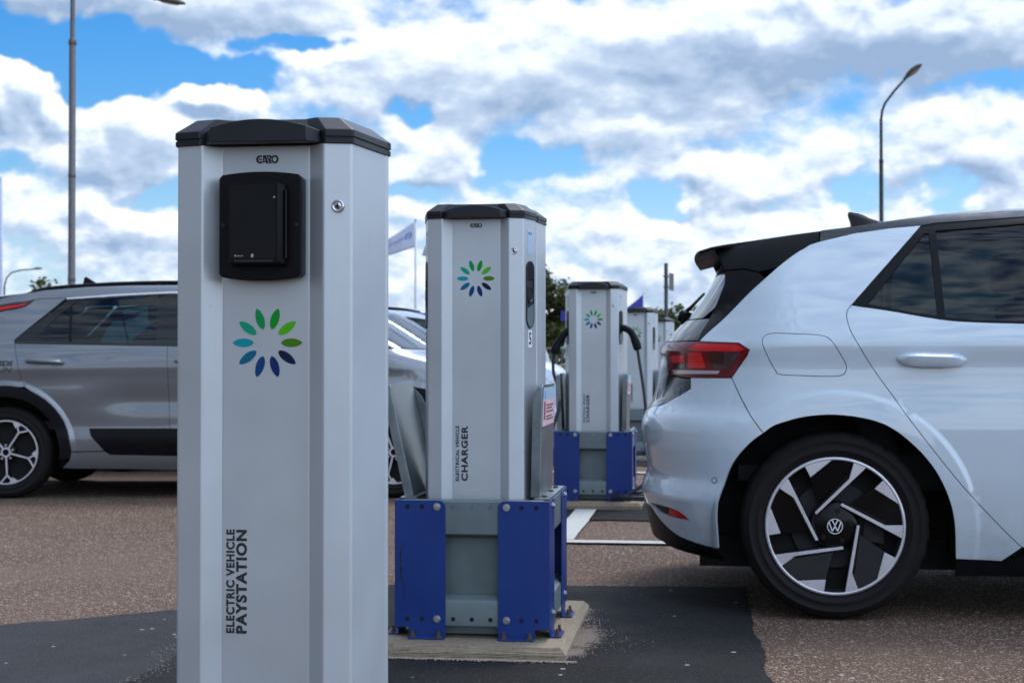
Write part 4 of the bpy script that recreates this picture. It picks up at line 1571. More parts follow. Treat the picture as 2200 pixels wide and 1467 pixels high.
KI = {
  'roofrail_top': [(0.081, 1.447), (0.174, 1.494), (0.449, 1.519), (0.821, 1.538), (1.149, 1.545)],
  'roofrail_bot': [(0.081, 1.444), (0.206, 1.48), (0.517, 1.508), (1.155, 1.519)],
  'chrome_top': [(0.385, 1.408), (0.721, 1.44), (1.087, 1.46), (1.17, 1.46)],
  'chrome_bot': [(0.386, 1.401), (0.723, 1.425), (1.089, 1.444), (1.172, 1.444)],
  'win': [(0.375, 1.411), (0.057, 1.114), (0.065, 1.087), (1.21, 1.068)],
  'glass': [(0.462, 1.401), (1.02, 1.437), (1.049, 1.089), (0.23, 1.099), (0.225, 1.14), (0.287, 1.234)],
  'seam': [(0.06, 1.087), (0.075, 1.009), (0.112, 0.859), (0.15, 0.761)],
  'mid': [(1.086, 1.463), (1.132, 1.009), (1.139, 0.82), (1.154, 0.539), (1.148, 0.311)],
  'lamp': [(-0.043, 1.36), (0.009, 1.372), (0.147, 1.398), (0.121, 1.369), (0.097, 1.354), (-0.046, 1.313)],
  'handle': [(0.147, 0.958), (0.408, 0.947)],
  'archo': [(-0.028, 0.784), (0.139, 0.768), (0.251, 0.709), (0.353, 0.608), (0.426, 0.484), (0.468, 0.374), (0.46, 0.292), (0.398, 0.286)],
  'archi': [(-0.028, 0.706), (0.156, 0.67), (0.31, 0.569), (0.372, 0.471), (0.398, 0.286)],
  'blk': [(0.588, 0.49), (1.215, 0.49), (1.216, 0.301), (0.73, 0.312), (0.698, 0.34), (0.601, 0.442)],
  'sill': [(0.394, 0.233), (1.21, 0.201)],
  'sill2': [(0.461, 0.331), (0.698, 0.334)],
  'txt': [(-0.03, 0.94), (0.061, 0.94), (-0.029, 0.895), (0.055, 0.895)],
  'div': [(0.413, 1.381), (0.448, 1.097)],
  'front': [(3.01, 1.366), (3.064, 1.334), (3.204, 1.244), (3.308, 1.169), (2.696, 0.323), (2.687, 0.722)],
}

# ------------------------------------------------------------------ car building kit
def area(p):
    return .5 * sum(p[i][0] * p[(i + 1) % len(p)][1] - p[(i + 1) % len(p)][0] * p[i][1] for i in range(len(p)))


def shrink(poly, d):
    """pull a polygon's outline inwards by d"""
    q = [p for i, p in enumerate(poly) if math.dist(p, poly[i - 1]) > 1e-5]
    if area(q) < 0: q = q[::-1]
    out = []
    n = len(q)
    for i in range(n):
        a, b, c = (np.array(q[(i + k) % n], float) for k in (-1, 0, 1))
        u = (b - a) / np.linalg.norm(b - a); v = (c - b) / np.linalg.norm(c - b)
        nu = np.array((-u[1], u[0])); nv = np.array((-v[1], v[0]))
        m = nu + nv
        L = m.dot(m)
        k = min(2.0 / max(L, .35), 3.0)
        out.append(tuple(b + m * d * k / 1.0 * .5 * 1.0 if L > 1e-6 else b + nu * d))
    return out


def mirrored(bm):
    la = bm.verts.layers.float_vector.get('skin_normal')
    for v in bm.verts:
        v.co.y = -v.co.y
        if la: v[la] = (v[la].x, -v[la].y, v[la].z)
    bmesh.ops.reverse_faces(bm, faces=bm.faces[:])
    return bm


def off(skin, d):
    """the skin moved outwards by d"""
    def f(s, z):
        p = Vector(skin.at(s, z)); e = 1e-3
        n = (Vector(skin.at(s + e, z)) - Vector(skin.at(s - e, z))).cross(Vector(skin.at(s, z + e)) - Vector(skin.at(s, z - e)))
        n = n.normalized() if n.length > 1e-14 else Vector((0, -1, 0))
        return p + n * d
    return f


class Car:
    def __init__(k, root, skin):
        k.root, k.skin = root, skin
        k.creases = []
        for (cu, cz, r0, r1, amt) in skin.arches:
            for r in (r1 + .002, r1 - .012, r1 - .024, (r0 + r1) / 2 - .012):
                k.creases.append(arc(cu, cz, r, -10, 190, 70))
        k.creases.append([(-2, skin.belt), (5, skin.belt)])

    def pan(k, name, poly, mat, gap=.0028, d=0.0, step=.035, lip=.012, holes=(), sides=(1, -1), parent=None, join=False):
        """one panel on the right flank and its mirror twin on the left; join=True makes both one piece meeting on the centre line"""
        f = off(k.skin, d) if d else k.skin.at
        p = shrink(poly, gap) if gap else (poly if area(poly) > 0 else poly[::-1])
        res = []
        if join:
            bm = panel_bm(p, f, holes, step, lip, creases=k.creases)
            b2 = mirrored(panel_bm(p, f, holes, step, lip, creases=k.creases))
            sm = {i for i, fc in enumerate(b2.faces) if fc.smooth}
            add_bm(bm, b2)
            bm.faces.ensure_lookup_table()
            bmesh.ops.remove_doubles(bm, verts=[v for v in bm.verts if abs(v.co.y) < .004], dist=.006)
            bmesh.ops.delete(bm, geom=[fc for fc in bm.faces if all(abs(v.co.y) < .0045 for v in fc.verts)], context='FACES')
            o = obj(name, bm, M[mat] if isinstance(mat, str) else mat, parent or k.root)
            for q in o.data.polygons: q.use_smooth = True
            return o
        for s in sides:
            bm = panel_bm(p, f, holes, step, lip, creases=k.creases)
            if s < 0: mirrored(bm)
            pr = parent
            if isinstance(parent, (list, tuple)): pr = parent[0] if s > 0 else parent[1]
            res.append(obj(name, bm, M[mat] if isinstance(mat, str) else mat, pr or k.root))
        return res

    def cen(k, z0, z1, n=8, front=False):
        """points up the centre line"""
        return [((k.skin.ufs(z) + .999) if front else (k.skin.us(z) - .999), z) for z in [z0 + (z1 - z0) * i / n for i in range(n + 1)]]


def arc(cx, cz, r, a0, a1, n=24):
    return [(cx + r * math.cos(R(a0 + (a1 - a0) * i / n)), cz + r * math.sin(R(a0 + (a1 - a0) * i / n))) for i in range(n + 1)]


def tub(root, cx, cz, r, side, w_out, w_in):
    """dark wheel housing"""
    bm = bmesh.new()
    A = arc(cx, cz, r, -12, 192, 28)
    a = [bm.verts.new((x, side * w_out, z)) for x, z in A]; b = [bm.verts.new((x, side * w_in, z)) for x, z in A]
    for i in range(len(A) - 1):
        bm.faces.new((a[i], a[i + 1], b[i + 1], b[i]))
    bm.faces.new(b)
    fix(bm)
    return obj('wheel_housing', bm, M['tub'], root, smooth=False)


def rail_grid(name, root, us, edge, crown, mat, n=12, th=0.0, smooth=True):
    """sheet spanning from flank to flank: edge(u) -> (half width, z), crown(u) rise at the centre"""
    bm = bmesh.new()
    rows = []
    for u in us:
        w, z = edge(u); c = crown(u)
        rows.append([bm.verts.new((u, w * t, z + c * (1 - t * t * (.6 + .4 * t * t)))) for t in [-1 + 2 * i / n for i in range(n + 1)]])
    for a, b in zip(rows[:-1], rows[1:]):
        for i in range(n):
            bm.faces.new((a[i], b[i], b[i + 1], a[i + 1]))
    bmesh.ops.recalc_face_normals(bm, faces=bm.faces[:])
    if sum(f.normal.z for f in bm.faces) < 0:
        bmesh.ops.reverse_faces(bm, faces=bm.faces[:])
    o = obj(name, bm, M[mat], root, smooth=smooth)
    if th:
        s = o.modifiers.new('thickness', 'SOLIDIFY'); s.thickness = th; s.offset = -1
    return o


def tyre_bm(R0, rin, w):
    bm = bmesh.new()
    h = w / 2
    prof = [(rin - .004, -h + .022), (rin + .002, -h + .010), (rin + .012, -h + .003), (rin + (R0 - rin) * .24, -h - .003), (rin + (R0 - rin) * .26, -h - .0050), (rin + (R0 - rin) * .31, -h - .0050), (rin + (R0 - rin) * .33, -h - .0035), (rin + (R0 - rin) * .60, -h - .003), (rin + (R0 - rin) * .615, -h - .0045), (rin + (R0 - rin) * .65, -h - .0040), (rin + (R0 - rin) * .665, -h - .0015), (R0 - .022, -h + .006), (R0 - .014, -h + .012), (R0 - .006, -h + .026), (R0 - .001, -h + .048), (R0, 0), (R0 - .001, h - .048), (R0 - .006, h - .026), (R0 - .020, h - .008), (rin + (R0 - rin) * .5, h + .003), (rin, h - .008), (rin - .004, h - .03)]
    seg = 96
    rings = lathe(bm, prof, seg)
    # shoulder blocks: nick the tread edge
    for ri in (12, 13, 14):
        for k, v in enumerate(rings[ri]):
            if k % 3 == 0:
                r = math.hypot(v.co.x, v.co.z); q = (r - .0045) / r
                v.co.x *= q; v.co.z *= q
    fix(bm)
    return bm


def wheel_swirl(Rr=.258):
    """five swept machined spokes over gloss black blades; returns list of (name, bm, material, smooth)"""
    out = []
    rot = lambda p, k: (p[0] * math.cos(R(72 * k)) - p[1] * math.sin(R(72 * k)), p[0] * math.sin(R(72 * k)) + p[1] * math.cos(R(72 * k)))
    S = [(-.286, .197), (.201, .682), (.268, .915)] + arc(0, 0, .956, 73.7, 62.6, 5)[1:] + [(.432, .835), (-.264, .1625)]
    T = [(.559, .545)] + arc(0, 0, .956, 20, 44.5, 6)
    Pn = arc(0, 0, .952, 92, 74.2, 5) + [(.196, .690), (-.205, .285), (-.358, .712)]
    bm = bmesh.new()
    for k in range(5):
        for poly in (S, T):
            p = [rot(q, k) for q in poly]
            if area(p) < 0: p = p[::-1]
            V, Tt = flat_mesh([(a * Rr, b * Rr) for a, b in p], [], .03)
            dish = lambda a, b: .010 * (1 - min(math.hypot(a, b) / Rr, 1) ** 2) * 0 - .0
            prism(bm, [(a * Rr, b * Rr) for a, b in p], lambda a, b: (a, .0, b), lambda a, b: (a, .016, b))
    fix(bm)
    out.append(('spoke_face', bm, 'rimsilver', False))
    bm = bmesh.new()
    lathe(bm, [(Rr * .952, .030), (Rr * .952, .0), (Rr * .958, -.0012), (Rr * .985, -.0014), (Rr * .998, .002), (Rr * 1.0, .012), (Rr * .97, .02)], 96)
    fix(bm)
    out.append(('rim_lip', bm, 'rimsilver', True))
    bm = bmesh.new()
    for k in range(5):
        p = [rot(q, k) for q in Pn]
        if area(p) < 0: p = p[::-1]
        dep = lambda a, b, k=k: .006 + .030 * max(0, 1 - math.hypot(a, b) / (Rr * .95)) + .014 * (math.sin(math.atan2(b, a) - R(72 * k + 60)))
        prism(bm, [(a * Rr, b * Rr) for a, b in p], lambda a, b: (a, max(.003, dep(a, b)), b), lambda a, b: (a, max(.003, dep(a, b)) + .010, b))
        # bar joining hub and rim behind each machined spoke
        q = [rot(v, k) for v in [(-.30, .22), (-.255, .15), (.36, .74), (.25, .80)]]
        if area(q) < 0: q = q[::-1]
        prism(bm, [(a * Rr, b * Rr) for a, b in q], lambda a, b: (a, .0165, b), lambda a, b: (a, .040, b))
    lathe(bm, [(.0, .012), (Rr * .26, .012), (Rr * .31, .016), (Rr * .345, .024), (Rr * .36, .045)], 40)
    fix(bm)
    out.append(('blade', bm, 'rimblack', False))
    bm = bmesh.new()
    lathe(bm, [(Rr * .95, .012), (Rr * .93, .06), (Rr * .90, .20)], 60)
    lathe(bm, [(.0, .085), (Rr * .92, .085)], 60)
    fix(bm)
    out.append(('barrel', bm, 'tub', True))
    bm = bmesh.new()
    lathe(bm, [(Rr * .22, .064), (Rr * .62, .064), (Rr * .62, .078)], 60)
    v_ = [(Rr * .40, -Rr * .22), (Rr * .70, -Rr * .26), (Rr * .72, Rr * .16), (Rr * .46, Rr * .24)]
    prism(bm, v_, lambda a, b: (a, .082, b), lambda a, b: (a, .050, b))
    fix(bm)
    out.append(('brake_disc', bm, 'darksteel', False))
    bm = bmesh.new()
    for k in range(5):
        a = R(72 * k + 8)
        c = (.225 * Rr * math.cos(a), .225 * Rr * math.sin(a))
        prism(bm, [(c[0] + .0095 * math.cos(2 * math.pi * i / 6), c[1] + .0095 * math.sin(2 * math.pi * i / 6)) for i in range(6)], lambda x, z: (x, .012, z), lambda x, z: (x, .003, z))
    fix(bm)
    out.append(('wheel_nut', bm, 'gloss', False))
    # hub cap with ringed V over W emblem
    bm = bmesh.new()
    r0 = Rr * .112
    lathe(bm, [(0, .004), (r0 * .97, .004), (r0 * 1.06, .008), (r0 * 1.06, .013)], 36)
    for f in bm.faces: f.material_index = 0
    n0 = len(bm.faces)
    b2 = bmesh.new()
    lathe(b2, [(r0 * .90, .0036), (r0 * .90, .0022), (r0 * .99, .0022), (r0 * .99, .0036)], 36)

    def stroke(p, q, w):
        p, q = Vector(p), Vector(q)
        t = (q - p).normalized(); nn = Vector((-t.y, t.x)) * w / 2
        pts = [p - nn, q - nn, q + nn, p + nn]
        prism(b2, [(v.x * r0, v.y * r0) for v in pts], lambda a, b: (a, .0036, b), lambda a, b: (a, .0022, b))
    w = .13
    for a, b in (((-.36, .80), (-.01, .12)), ((.36, .80), (.01, .12)),
                 ((-.74, .52), (-.34, -.62)), ((-.34, -.62), (-.0, .02)), ((.74, .52), (.34, -.62)), ((.34, -.62), (.0, .02))):
        stroke(a, b, w)
    add_bm(bm, b2, 1)
    fix(bm)
    out.append(('hub_emblem', bm, ['rimblack', 'whitesticker'], False))
    return out


def wheel_five(Rr=.226):
    """five thin bright spokes that fork at the rim, black between"""
    out = []
    bm = bmesh.new()
    lathe(bm, [(Rr * .955, .02), (Rr * .955, -.001), (Rr * 1.0, -.001), (Rr * 1.0, .012)], 72)

    def bar(p, q, w0, w1):
        p, q = Vector(p), Vector(q)
        t = (q - p).normalized(); nn = Vector((-t.y, t.x))
        pts = [p - nn * w0 / 2, q - nn * w1 / 2, q + nn * w1 / 2, p + nn * w0 / 2]
        prism(bm, [(v.x * Rr, v.y * Rr) for v in pts], lambda a, b: (a, .0, b), lambda a, b: (a, .012, b))
    for k in range(5):
        a = 57 + 72 * k
        pol = lambda r, d: (r * math.cos(R(d)), r * math.sin(R(d)))
        bar(pol(.14, a), pol(.73, a), .055, .050)
        bar(pol(.72, a), pol(.97, a - 13), .05, .05)
        bar(pol(.72, a), pol(.97, a + 13), .05, .045)
        wd = [pol(.955, a + 3), pol(.955, a + 8), pol(.955, a + 14), pol(.955, a + 20), pol(.80, a + 12)]
        prism(bm, [(x * Rr, z * Rr) for x, z in wd], lambda x, z: (x, .0005, z), lambda x, z: (x, .012, z))
    lathe(bm, [(Rr * .10, .0), (Rr * .155, .0), (Rr * .155, .01)], 30)
    fix(bm)
    out.append(('spoke_face', bm, 'rimsilver', False))
    bm = bmesh.new()
    for k in range(5):
        a = 57 + 72 * k
        pol = lambda r, d: (r * math.cos(R(d)), r * math.sin(R(d)))
        p = [pol(.12, a - 36), pol(.16, a - 12), pol(.70, a - 6), pol(.95, a - 15), pol(.95, a + 16), pol(.70, a + 6), pol(.16, a + 12), pol(.12, a + 36)]
        if area(p) < 0: p = p[::-1]
        prism(bm, [(x * Rr, z * Rr) for x, z in p], lambda x, z: (x, .013, z), lambda x, z: (x, .035, z))
    lathe(bm, [(0, .006), (Rr * .10, .006), (Rr * .12, .013), (Rr * .3, .016), (Rr * .32, .03)], 30)
    fix(bm)
    out.append(('spoke_back', bm, 'rimblack', False))
    bm = bmesh.new()
    lathe(bm, [(Rr * .955, .01), (Rr * .92, .06), (Rr * .90, .18)], 60)
    lathe(bm, [(.0, .075), (Rr * .92, .075)], 60)
    fix(bm)
    out.append(('barrel', bm, 'tub', True))
    bm = bmesh.new()
    for k in range(5):
        a = R(21 + 72 * k)
        disc(bm, (.22 * Rr * math.cos(a), .013, .22 * Rr * math.sin(a)), .009, 'Y', 6, .01)
    fix(bm)
    out.append(('wheel_nut', bm, 'bolt', False))
    return out


def add_wheels(root, parts, tyre, spots, facey):
    """parts: meshes of one wheel seen from the right flank"""
    proto = {}
    for i, (u, z, side) in enumerate(spots):
        w = bpy.data.objects.new('wheel', None); COL.objects.link(w)
        w.empty_display_size = .1
        w.parent = root
        w.location = (u, side * facey, z)
        w.rotation_euler = (0, R(17 * i), 0 if side < 0 else math.pi) if i else (0, 0, 0)
        if i == 0:
            t = obj('tyre', tyre, M['tyre'], w, smooth=True, loc=(0, .100, 0))
            proto['t'] = t
            for nme, bm, mat, sm in parts:
                o = obj(nme, bm, [M[x] for x in mat] if isinstance(mat, list) else M[mat], w, smooth=sm)
                if nme in ('spoke_face', 'blade', 'spoke_back'):
                    bevel(o, .0012, 2, 30)
            proto['kids'] = list(w.children)
        else:
            for c0 in proto['kids']:
                c = c0.copy(); COL.objects.link(c); c.parent = w
    return


def seat(root, x, y, z, w=.48, name='seat'):
    bm = bmesh.new()
    box(bm, x - .26, x + .26, y - w / 2, y + w / 2, z - .10, z + .06)
    v = box(bm, x - .36, x - .22, y - w / 2, y + w / 2, z, z + .62)
    for q in v[4:]: q.co.x -= .16
    v = box(bm, x - .55, x - .43, y - .13, y + .13, z + .66, z + .84)
    fix(bm)
    return bevel(obj(name, bm, M['cabin'], root), .04, 3)


# ------------------------------------------------------------------ the white hatchback
white = thing('white_car', 'white electric hatchback with black roof, its red tail lamp beside the posts', 'car', (.4747, 6.60, 0))
C = Car(white, CAR1)
A_ = ID['arch']
lampR = [(-.55, 1.037), (-.329, 1.031), (-.282, 1.005), (-.292, .983), (-.362, .900)]
archb = spline(A_, 4)
pilf = spline(ID['pilfront'], 4)
door_l = spline(ID['door'][1:], 4)
cornerF = [ID['door'][0], ID['door'][1]]
# rear quarter: arch edge, rocker, door edge, roof rail edge, pillar edge, lamp edge, bumper seam
arch_q = [p for p in archb if p[0] > -.238 or p[1] > .70]
q_poly = arch_q + [(.437, .236), (.60, .2285), (.668, .280)] + door_l[::-1][2:] + [ID['door'][0]] + [(.224, 1.472), (.091, 1.453), (-.042, 1.421)] + pilf[::-1] + lampR[1:] + [(-.238, .695)]
flap = spline(ID['flap'], 4, closed=True)
quarters = C.pan('quarter_panel', q_poly, 'paintwhite', holes=[flap], step=.024)
C.pan('charge_flap', flap, 'paintwhite', gap=.0055, step=.02, sides=(1,), parent=quarters[0])
C.pan('flap_blank', flap, 'paintwhite', gap=.0, d=0, step=.03, lip=0, sides=(-1,), parent=quarters[1])
# bumper
arch_b = [p for p in archb if p[0] <= -.238 and p[1] <= .70]
refl = [(-.918, .392), (-.80, .396), (-.696, .394), (-.64, .386), (-.599, .372), (-.565, .353), (-.65, .352), (-.732, .355), (-.83, .364)]
btop = [(-.364, .899), (-.598, .899), (-.591, .856), (-.659, .831), (-.813, .787), (-.959, .762)]
bbot = spline([(-.422, .253), (-.523, .265), (-.679, .289), (-.823, .334), (-.924, .376)], 4)
b_poly = btop[:5] + [(CAR1.us(.755) - .95, .760)] + C.cen(.752, .385, 16) + bbot[::-1] + arch_b[::1] + [(-.238, .695)]
bump = C.pan('rear_bumper', b_poly, 'paintwhite', holes=[refl], step=.024, join=True)
lens = C.pan('reflector', refl, 'trim', gap=.002, d=-.012, step=.02, lip=0, parent=[bump, bump])
C.pan('reflector_lens', [(-.726, .388), (-.665, .385), (-.602, .370), (-.574, .3555), (-.732, .3585)], 'redbright', gap=.001, d=-.008, step=.02, lip=.002, parent=[bump, bump])
# lower black apron
d_poly = bbot + C.cen(.376, .205, 6) + [(-.792, .222), (-.608, .214), (-.432, .205)]
C.pan('lower_apron', d_poly, 'trim', gap=.001, d=.004, step=.04, join=True)
# tail lamp with its lit shapes
lamp = [(CAR1.us(1.03) - .985, 1.036), (-.81, 1.039)] + lampR + [(-.622, .898), (-.76, .907), (-.80, .93), (-.86, .985), (CAR1.us(1.0) - .985, 1.0)]
lamps = C.pan('tail_lamp', lamp, 'redlens', gap=.0022, d=.003, step=.025, lip=.02)
C.pan('lamp_strip', [(-.62, 1.006), (-.552, 1.026), (-.335, 1.0225), (-.299, 1.006), (-.322, .999), (-.547, 1.001)], 'redbright', gap=0, d=.0055, step=.02, lip=.003, parent=lamps)
C.pan('lamp_block', [(-.613, .994), (-.526, .996), (-.496, .935), (-.611, .935)], 'redbright', gap=0, d=.005, step=.02, lip=.003, parent=lamps)
C.pan('lamp_block', [(-.775, .984), (-.643, .984), (-.637, .958), (-.745, .956)], 'redbright', gap=0, d=.005, step=.02, lip=.003, parent=lamps)
C.pan('lamp_block', [(-.745, .950), (-.640, .952), (-.634, .936), (-.73, .934)], 'reddark', gap=0, d=.005, step=.02, lip=.003, parent=lamps)
C.pan('dark_lens', [(-.48, .995), (-.322, .995), (-.372, .931), (-.452, .931)], 'reddark', gap=0, d=.0048, step=.02, lip=.002, parent=lamps)
C.pan('reverse_lens', [(-.755, .927), (-.418, .9255), (-.428, .9135), (-.735, .911)], 'lampwhite', gap=0, d=.005, step=.02, lip=.003, parent=lamps)
# tailgate, dark below and above the lamps, window, wiper
t_poly = [(-.600, .896), (-.593, .856), (-.661, .828), (-.815, .784), (CAR1.us(.755) - .95, .757)] + C.cen(.749, .9955, 8) + [(CAR1.us(1.0) - .98, .9965), (-.857, .982), (-.80, .925), (-.758, .903), (-.622, .894)]
C.pan('tailgate_panel', t_poly, 'gloss', gap=.002, step=.03, join=True)
u_poly = [(-.572, 1.0425), (-.596, 1.104), (-.606, 1.128)] + C.cen(1.128, 1.0425, 4)
C.pan('tailgate_upper', u_poly, 'gloss', gap=.0015, step=.03, join=True)
w_poly = [(CAR1.us(z_) - q_, z_) for z_, q_ in ((1.134, .58), (1.18, .50), (1.24, .45), (1.30, .45), (1.375, .45))] + C.cen(1.375, 1.134, 8)
C.pan('rear_window', w_poly, 'gloss', gap=.001, d=-.003, step=.03, join=True)
bm = bmesh.new()
uw, _, zw = CAR1.at(CAR1.us(1.14) - .999, 1.14)
tube(bm, [(uw + .02, 0, zw), (uw - .028, 0, zw + .022), (uw - .034, 0, zw + .024)], [.030, .026, .012], 16)
tube(bm, [(uw - .02, 0, zw + .02), (uw + .02, .10, zw + .06), (uw + .075, .38, zw + .13)], [.010, .008, .006], 8)
box(bm, uw - .022, uw - .004, -.03, .0, zw - .02, zw + .004)
fix(bm); obj('rear_wiper', bm, M['trim'], white, smooth=True)
# black fin on the rear pillar, in two pieces, standing clear of the window behind it
def fin_at(u, z):
    us = CAR1.us(z)
    w = CAR1.width(max(u, us - .12), z)
    y = w * (1 - .55 * (max(us - u, 0) / .5) ** 2)
    if u < us and z < 1.28:
        q = max(0.0, 1 - min((us - u) / CAR1.Lr(z), 1.0) ** CAR1.n)
        y = max(y, w * q ** (1 / CAR1.n))
    return (u, -y - .002, z)


def fin_panel(name, poly, mat, step=.026, lip=.045):
    for s_ in (1, -1):
        p = shrink(poly, .0012)
        bm = panel_bm(p, fin_at, (), step, lip)
        if s_ < 0: mirrored(bm)
        obj(name, bm, M[mat], white)


pfu = [(CAR1.at(q[0], q[1])[0], q[1]) for q in pilf]
pbu = spline([(-.508, 1.0415), (-.472, 1.105), (-.441, 1.168), (-.421, 1.215), (-.402, 1.267), (-.401, 1.312)], 4)
fin_panel('pillar_fin', pbu + [(-.33, 1.316), (-.27, 1.300)] + [q for q in pfu[::-1] if q[1] < 1.296], 'trim')
fin_panel('spoiler_cheek', [(-.401, 1.317), (-.408, 1.345), (-.425, 1.372), (-.44, 1.402), (-.2, 1.443), (-.04, 1.463), (-.044, 1.423)] + [q for q in pfu[::-1] if q[1] > 1.302] + [(-.272, 1.305), (-.33, 1.321)], 'trim')
# roof
zr = pchip([-.55, -.156, .035, .131, .282, .462, .74, 1.2, 1.6, 1.9, 2.0], [1.404, 1.452, 1.474, 1.487, 1.509, 1.527, 1.540, 1.536, 1.513, 1.475, 1.458])
rb_ = [(-.040, 1.4225), (.091, 1.453), (.224, 1.472), (.345, 1.482), (.40, 1.492), (.733, 1.514), (1.2, 1.511), (1.55, 1.488), (1.62, 1.480)]
rt_ = [(u, zr(u)) for u in (1.62, 1.4, 1.2, 1.0, .85, .74, .6, .462, .35, .282, .2, .131, .08, .044, -.034)]
C.pan('roof_rail', rb_ + rt_, 'blackroof', gap=.001, step=.014)
us_ = [-.030 + (1.78 + .030) * i / 24 for i in range(25)]
rail_grid('roof', white, us_, lambda u: (CAR1.w(zr(u)) - .001, zr(u)), lambda u: .030 * sstep(u, -.1, .7) + .012, 'blackroof', 16)
# roof spoiler
sw = lambda u: .655 + (u - .03) / .535 * (.655 - .560) if u < .03 else .655
us_ = [-.505 + (.030 + .505) * i / 10 for i in range(11)]
bm = bmesh.new()
top, bot = [], []
n = 14
for u in us_:
    f = (u + .505) / .535
    zt = pchip([-.505, -.45, -.3, -.156, .03], [1.398, 1.414, 1.434, 1.452, 1.473])(u)
    w = .56 + (.655 - .56) * f
    th = .012 + .016 * sstep(f, 0, .6)
    lead = [-.0 for _ in range(n + 1)]
    row, rbw = [], []
    for i in range(n + 1):
        t = -1 + 2 * i / n
        uu = u - .020 * (1 - t * t) * (1 - f)
        row.append(bm.verts.new((uu, w * t, zt + .007 * (1 - t ** 4))))
        rbw.append(bm.verts.new((uu + .004, w * t * .99, zt + .007 * (1 - t ** 4) - th)))
    top.append(row); bot.append(rbw)
for a, b, in zip(top[:-1], top[1:]):
    for i in range(n): bm.faces.new((a[i], b[i], b[i + 1], a[i + 1]))
for a, b, in zip(bot[:-1], bot[1:]):
    for i in range(n): bm.faces.new((a[i + 1], b[i + 1], b[i], a[i])).material_index = 1
for i in range(n): bm.faces.new((top[0][i], top[0][i + 1], bot[0][i + 1], bot[0][i])).material_index = 1
for k in range(len(us_) - 1):
    bm.faces.new((top[k][0], bot[k][0], bot[k + 1][0], top[k + 1][0])); bm.faces.new((top[k + 1][-1], bot[k + 1][-1], bot[k][-1], top[k][-1]))
fix(bm)
bevel(obj('roof_spoiler', bm, [M['blackroof'], M['trim']], white), .006, 3, 40)
# shark fin aerial
bm = bmesh.new()
fu, fz = .225, 1.556
pr = spline([(-.090, -.05), (-.094, .0), (-.104, .034), (-.098, .044), (-.078, .044), (-.045, .036), (.0, .016), (.06, -.002), (.115, -.014), (.13, -.05)], 4)
secs = []
for tt in (-1.0, -.75, -.35, 0, .35, .75, 1.0):
    sec = []
    for a, b in pr:
        hgt = min(max((b + .05) / .095, 0), 1)
        wd = (.030 * (1 - hgt) + .005) * (1 - .5 * max(a, 0) / .13)
        sec.append(bm.verts.new((fu + a * .92, tt * wd, fz + b - .004 * abs(tt) ** 3 * hgt)))
    secs.append(sec)
for p, q in zip(secs[:-1], secs[1:]):
    for i in range(len(pr) - 1):
        bm.faces.new((p[i], p[i + 1], q[i + 1], q[i]))
bm.faces.new(secs[0]); bm.faces.new(secs[-1][::-1])
fix(bm); obj('roof_aerial', bm, M['blackroof'], white, smooth=True)
# side glass and its black surround
wb = spline([(.066, 1.172), (.104, 1.165), (.202, 1.150), (.382, 1.117), (.501, 1.106), (.682, 1.100)], 3) + [(1.0, 1.094), (1.6, 1.088), (2.05, 1.082)]
front_edge = [(2.12, 1.092), (2.02, 1.20), (1.86, 1.33), (1.70, 1.44), (1.62, 1.478)]
trim_poly = wb + front_edge + [(1.55, 1.4875), (1.2, 1.5105), (.733, 1.5135), (.40, 1.4915), (.346, 1.4815)]
gq = [(.352, 1.449), (.370, 1.451), (.377, 1.131), (.30, 1.142), (.126, 1.176)]
gd = [(.397, 1.461), (.733, 1.487), (.98, 1.490), (.965, 1.106), (.70, 1.110), (.50, 1.115), (.404, 1.127)]
gf = [(1.055, 1.490), (1.20, 1.488), (1.52, 1.466), (1.66, 1.43), (1.82, 1.31), (1.96, 1.20), (2.02, 1.105), (1.6, 1.102), (1.040, 1.106)]
trims = C.pan('window_surround', trim_poly, 'trim', gap=.0008, d=-.002, step=.035, holes=[gq, gd, gf])
for nme, gp_ in (('quarter_window', gq), ('door_window', gd), ('front_window', gf)):
    C.pan(nme, gp_, 'privacy' if nme != 'front_window' else 'windscreen', gap=.0, d=-.007, step=.04, lip=0, parent=trims)
# doors
dr = [(p[0] + .0, p[1]) for p in door_l]
d_poly = [(.066, 1.172)] + dr[1:] + [(.70, .262), (.78, .240), (1.03, .236), (1.055, .60), (1.02, 1.02), (1.0, 1.094)] + wb[::-1][3:]
doors = C.pan('rear_door', d_poly, 'paintwhite', step=.026)
f_poly = [(1.0, 1.094), (1.02, 1.02), (1.055, .60), (1.03, .236), (2.02, .236), (2.06, .5), (2.10, .80), (2.09, 1.02), (2.05, 1.082), (1.6, 1.088)]
fdoors = C.pan('front_door', f_poly, 'paintwhite', step=.04)
fa = [(2.77 + .434 * math.cos(R(a)), .335 + .432 * math.sin(R(a))) for a in range(194, -15, -8)]
fe_poly = [(2.09, 1.02), (2.10, .80), (2.06, .5), (2.02, .236)] + fa + [(3.40, .30), (3.55, .55), (CAR1.ufs(.76) + .45, .76), (CAR1.ufs(.88) + .28, .90), (2.35, .985), (2.18, 1.03)]
C.pan('front_wing', fe_poly, 'paintwhite', step=.04)
nb_poly = [(3.40, .30), (3.55, .55), (CAR1.ufs(.76) + .45, .76)] + C.cen(.76, .22, 8, True) + [(3.20, .20)]
nb_poly = [(CAR1.ufs(.76) + .45, .76), (3.55, .55), (3.40, .30), (3.22, .205)] + C.cen(.20, .76, 8, True)
C.pan('front_bumper', nb_poly, 'paintwhite', step=.05, join=True)
hd_poly = [(2.35, .99), (CAR1.ufs(.88) + .28, .90), (CAR1.ufs(.76) + .45, .764)] + C.cen(.764, 1.0, 10, True)
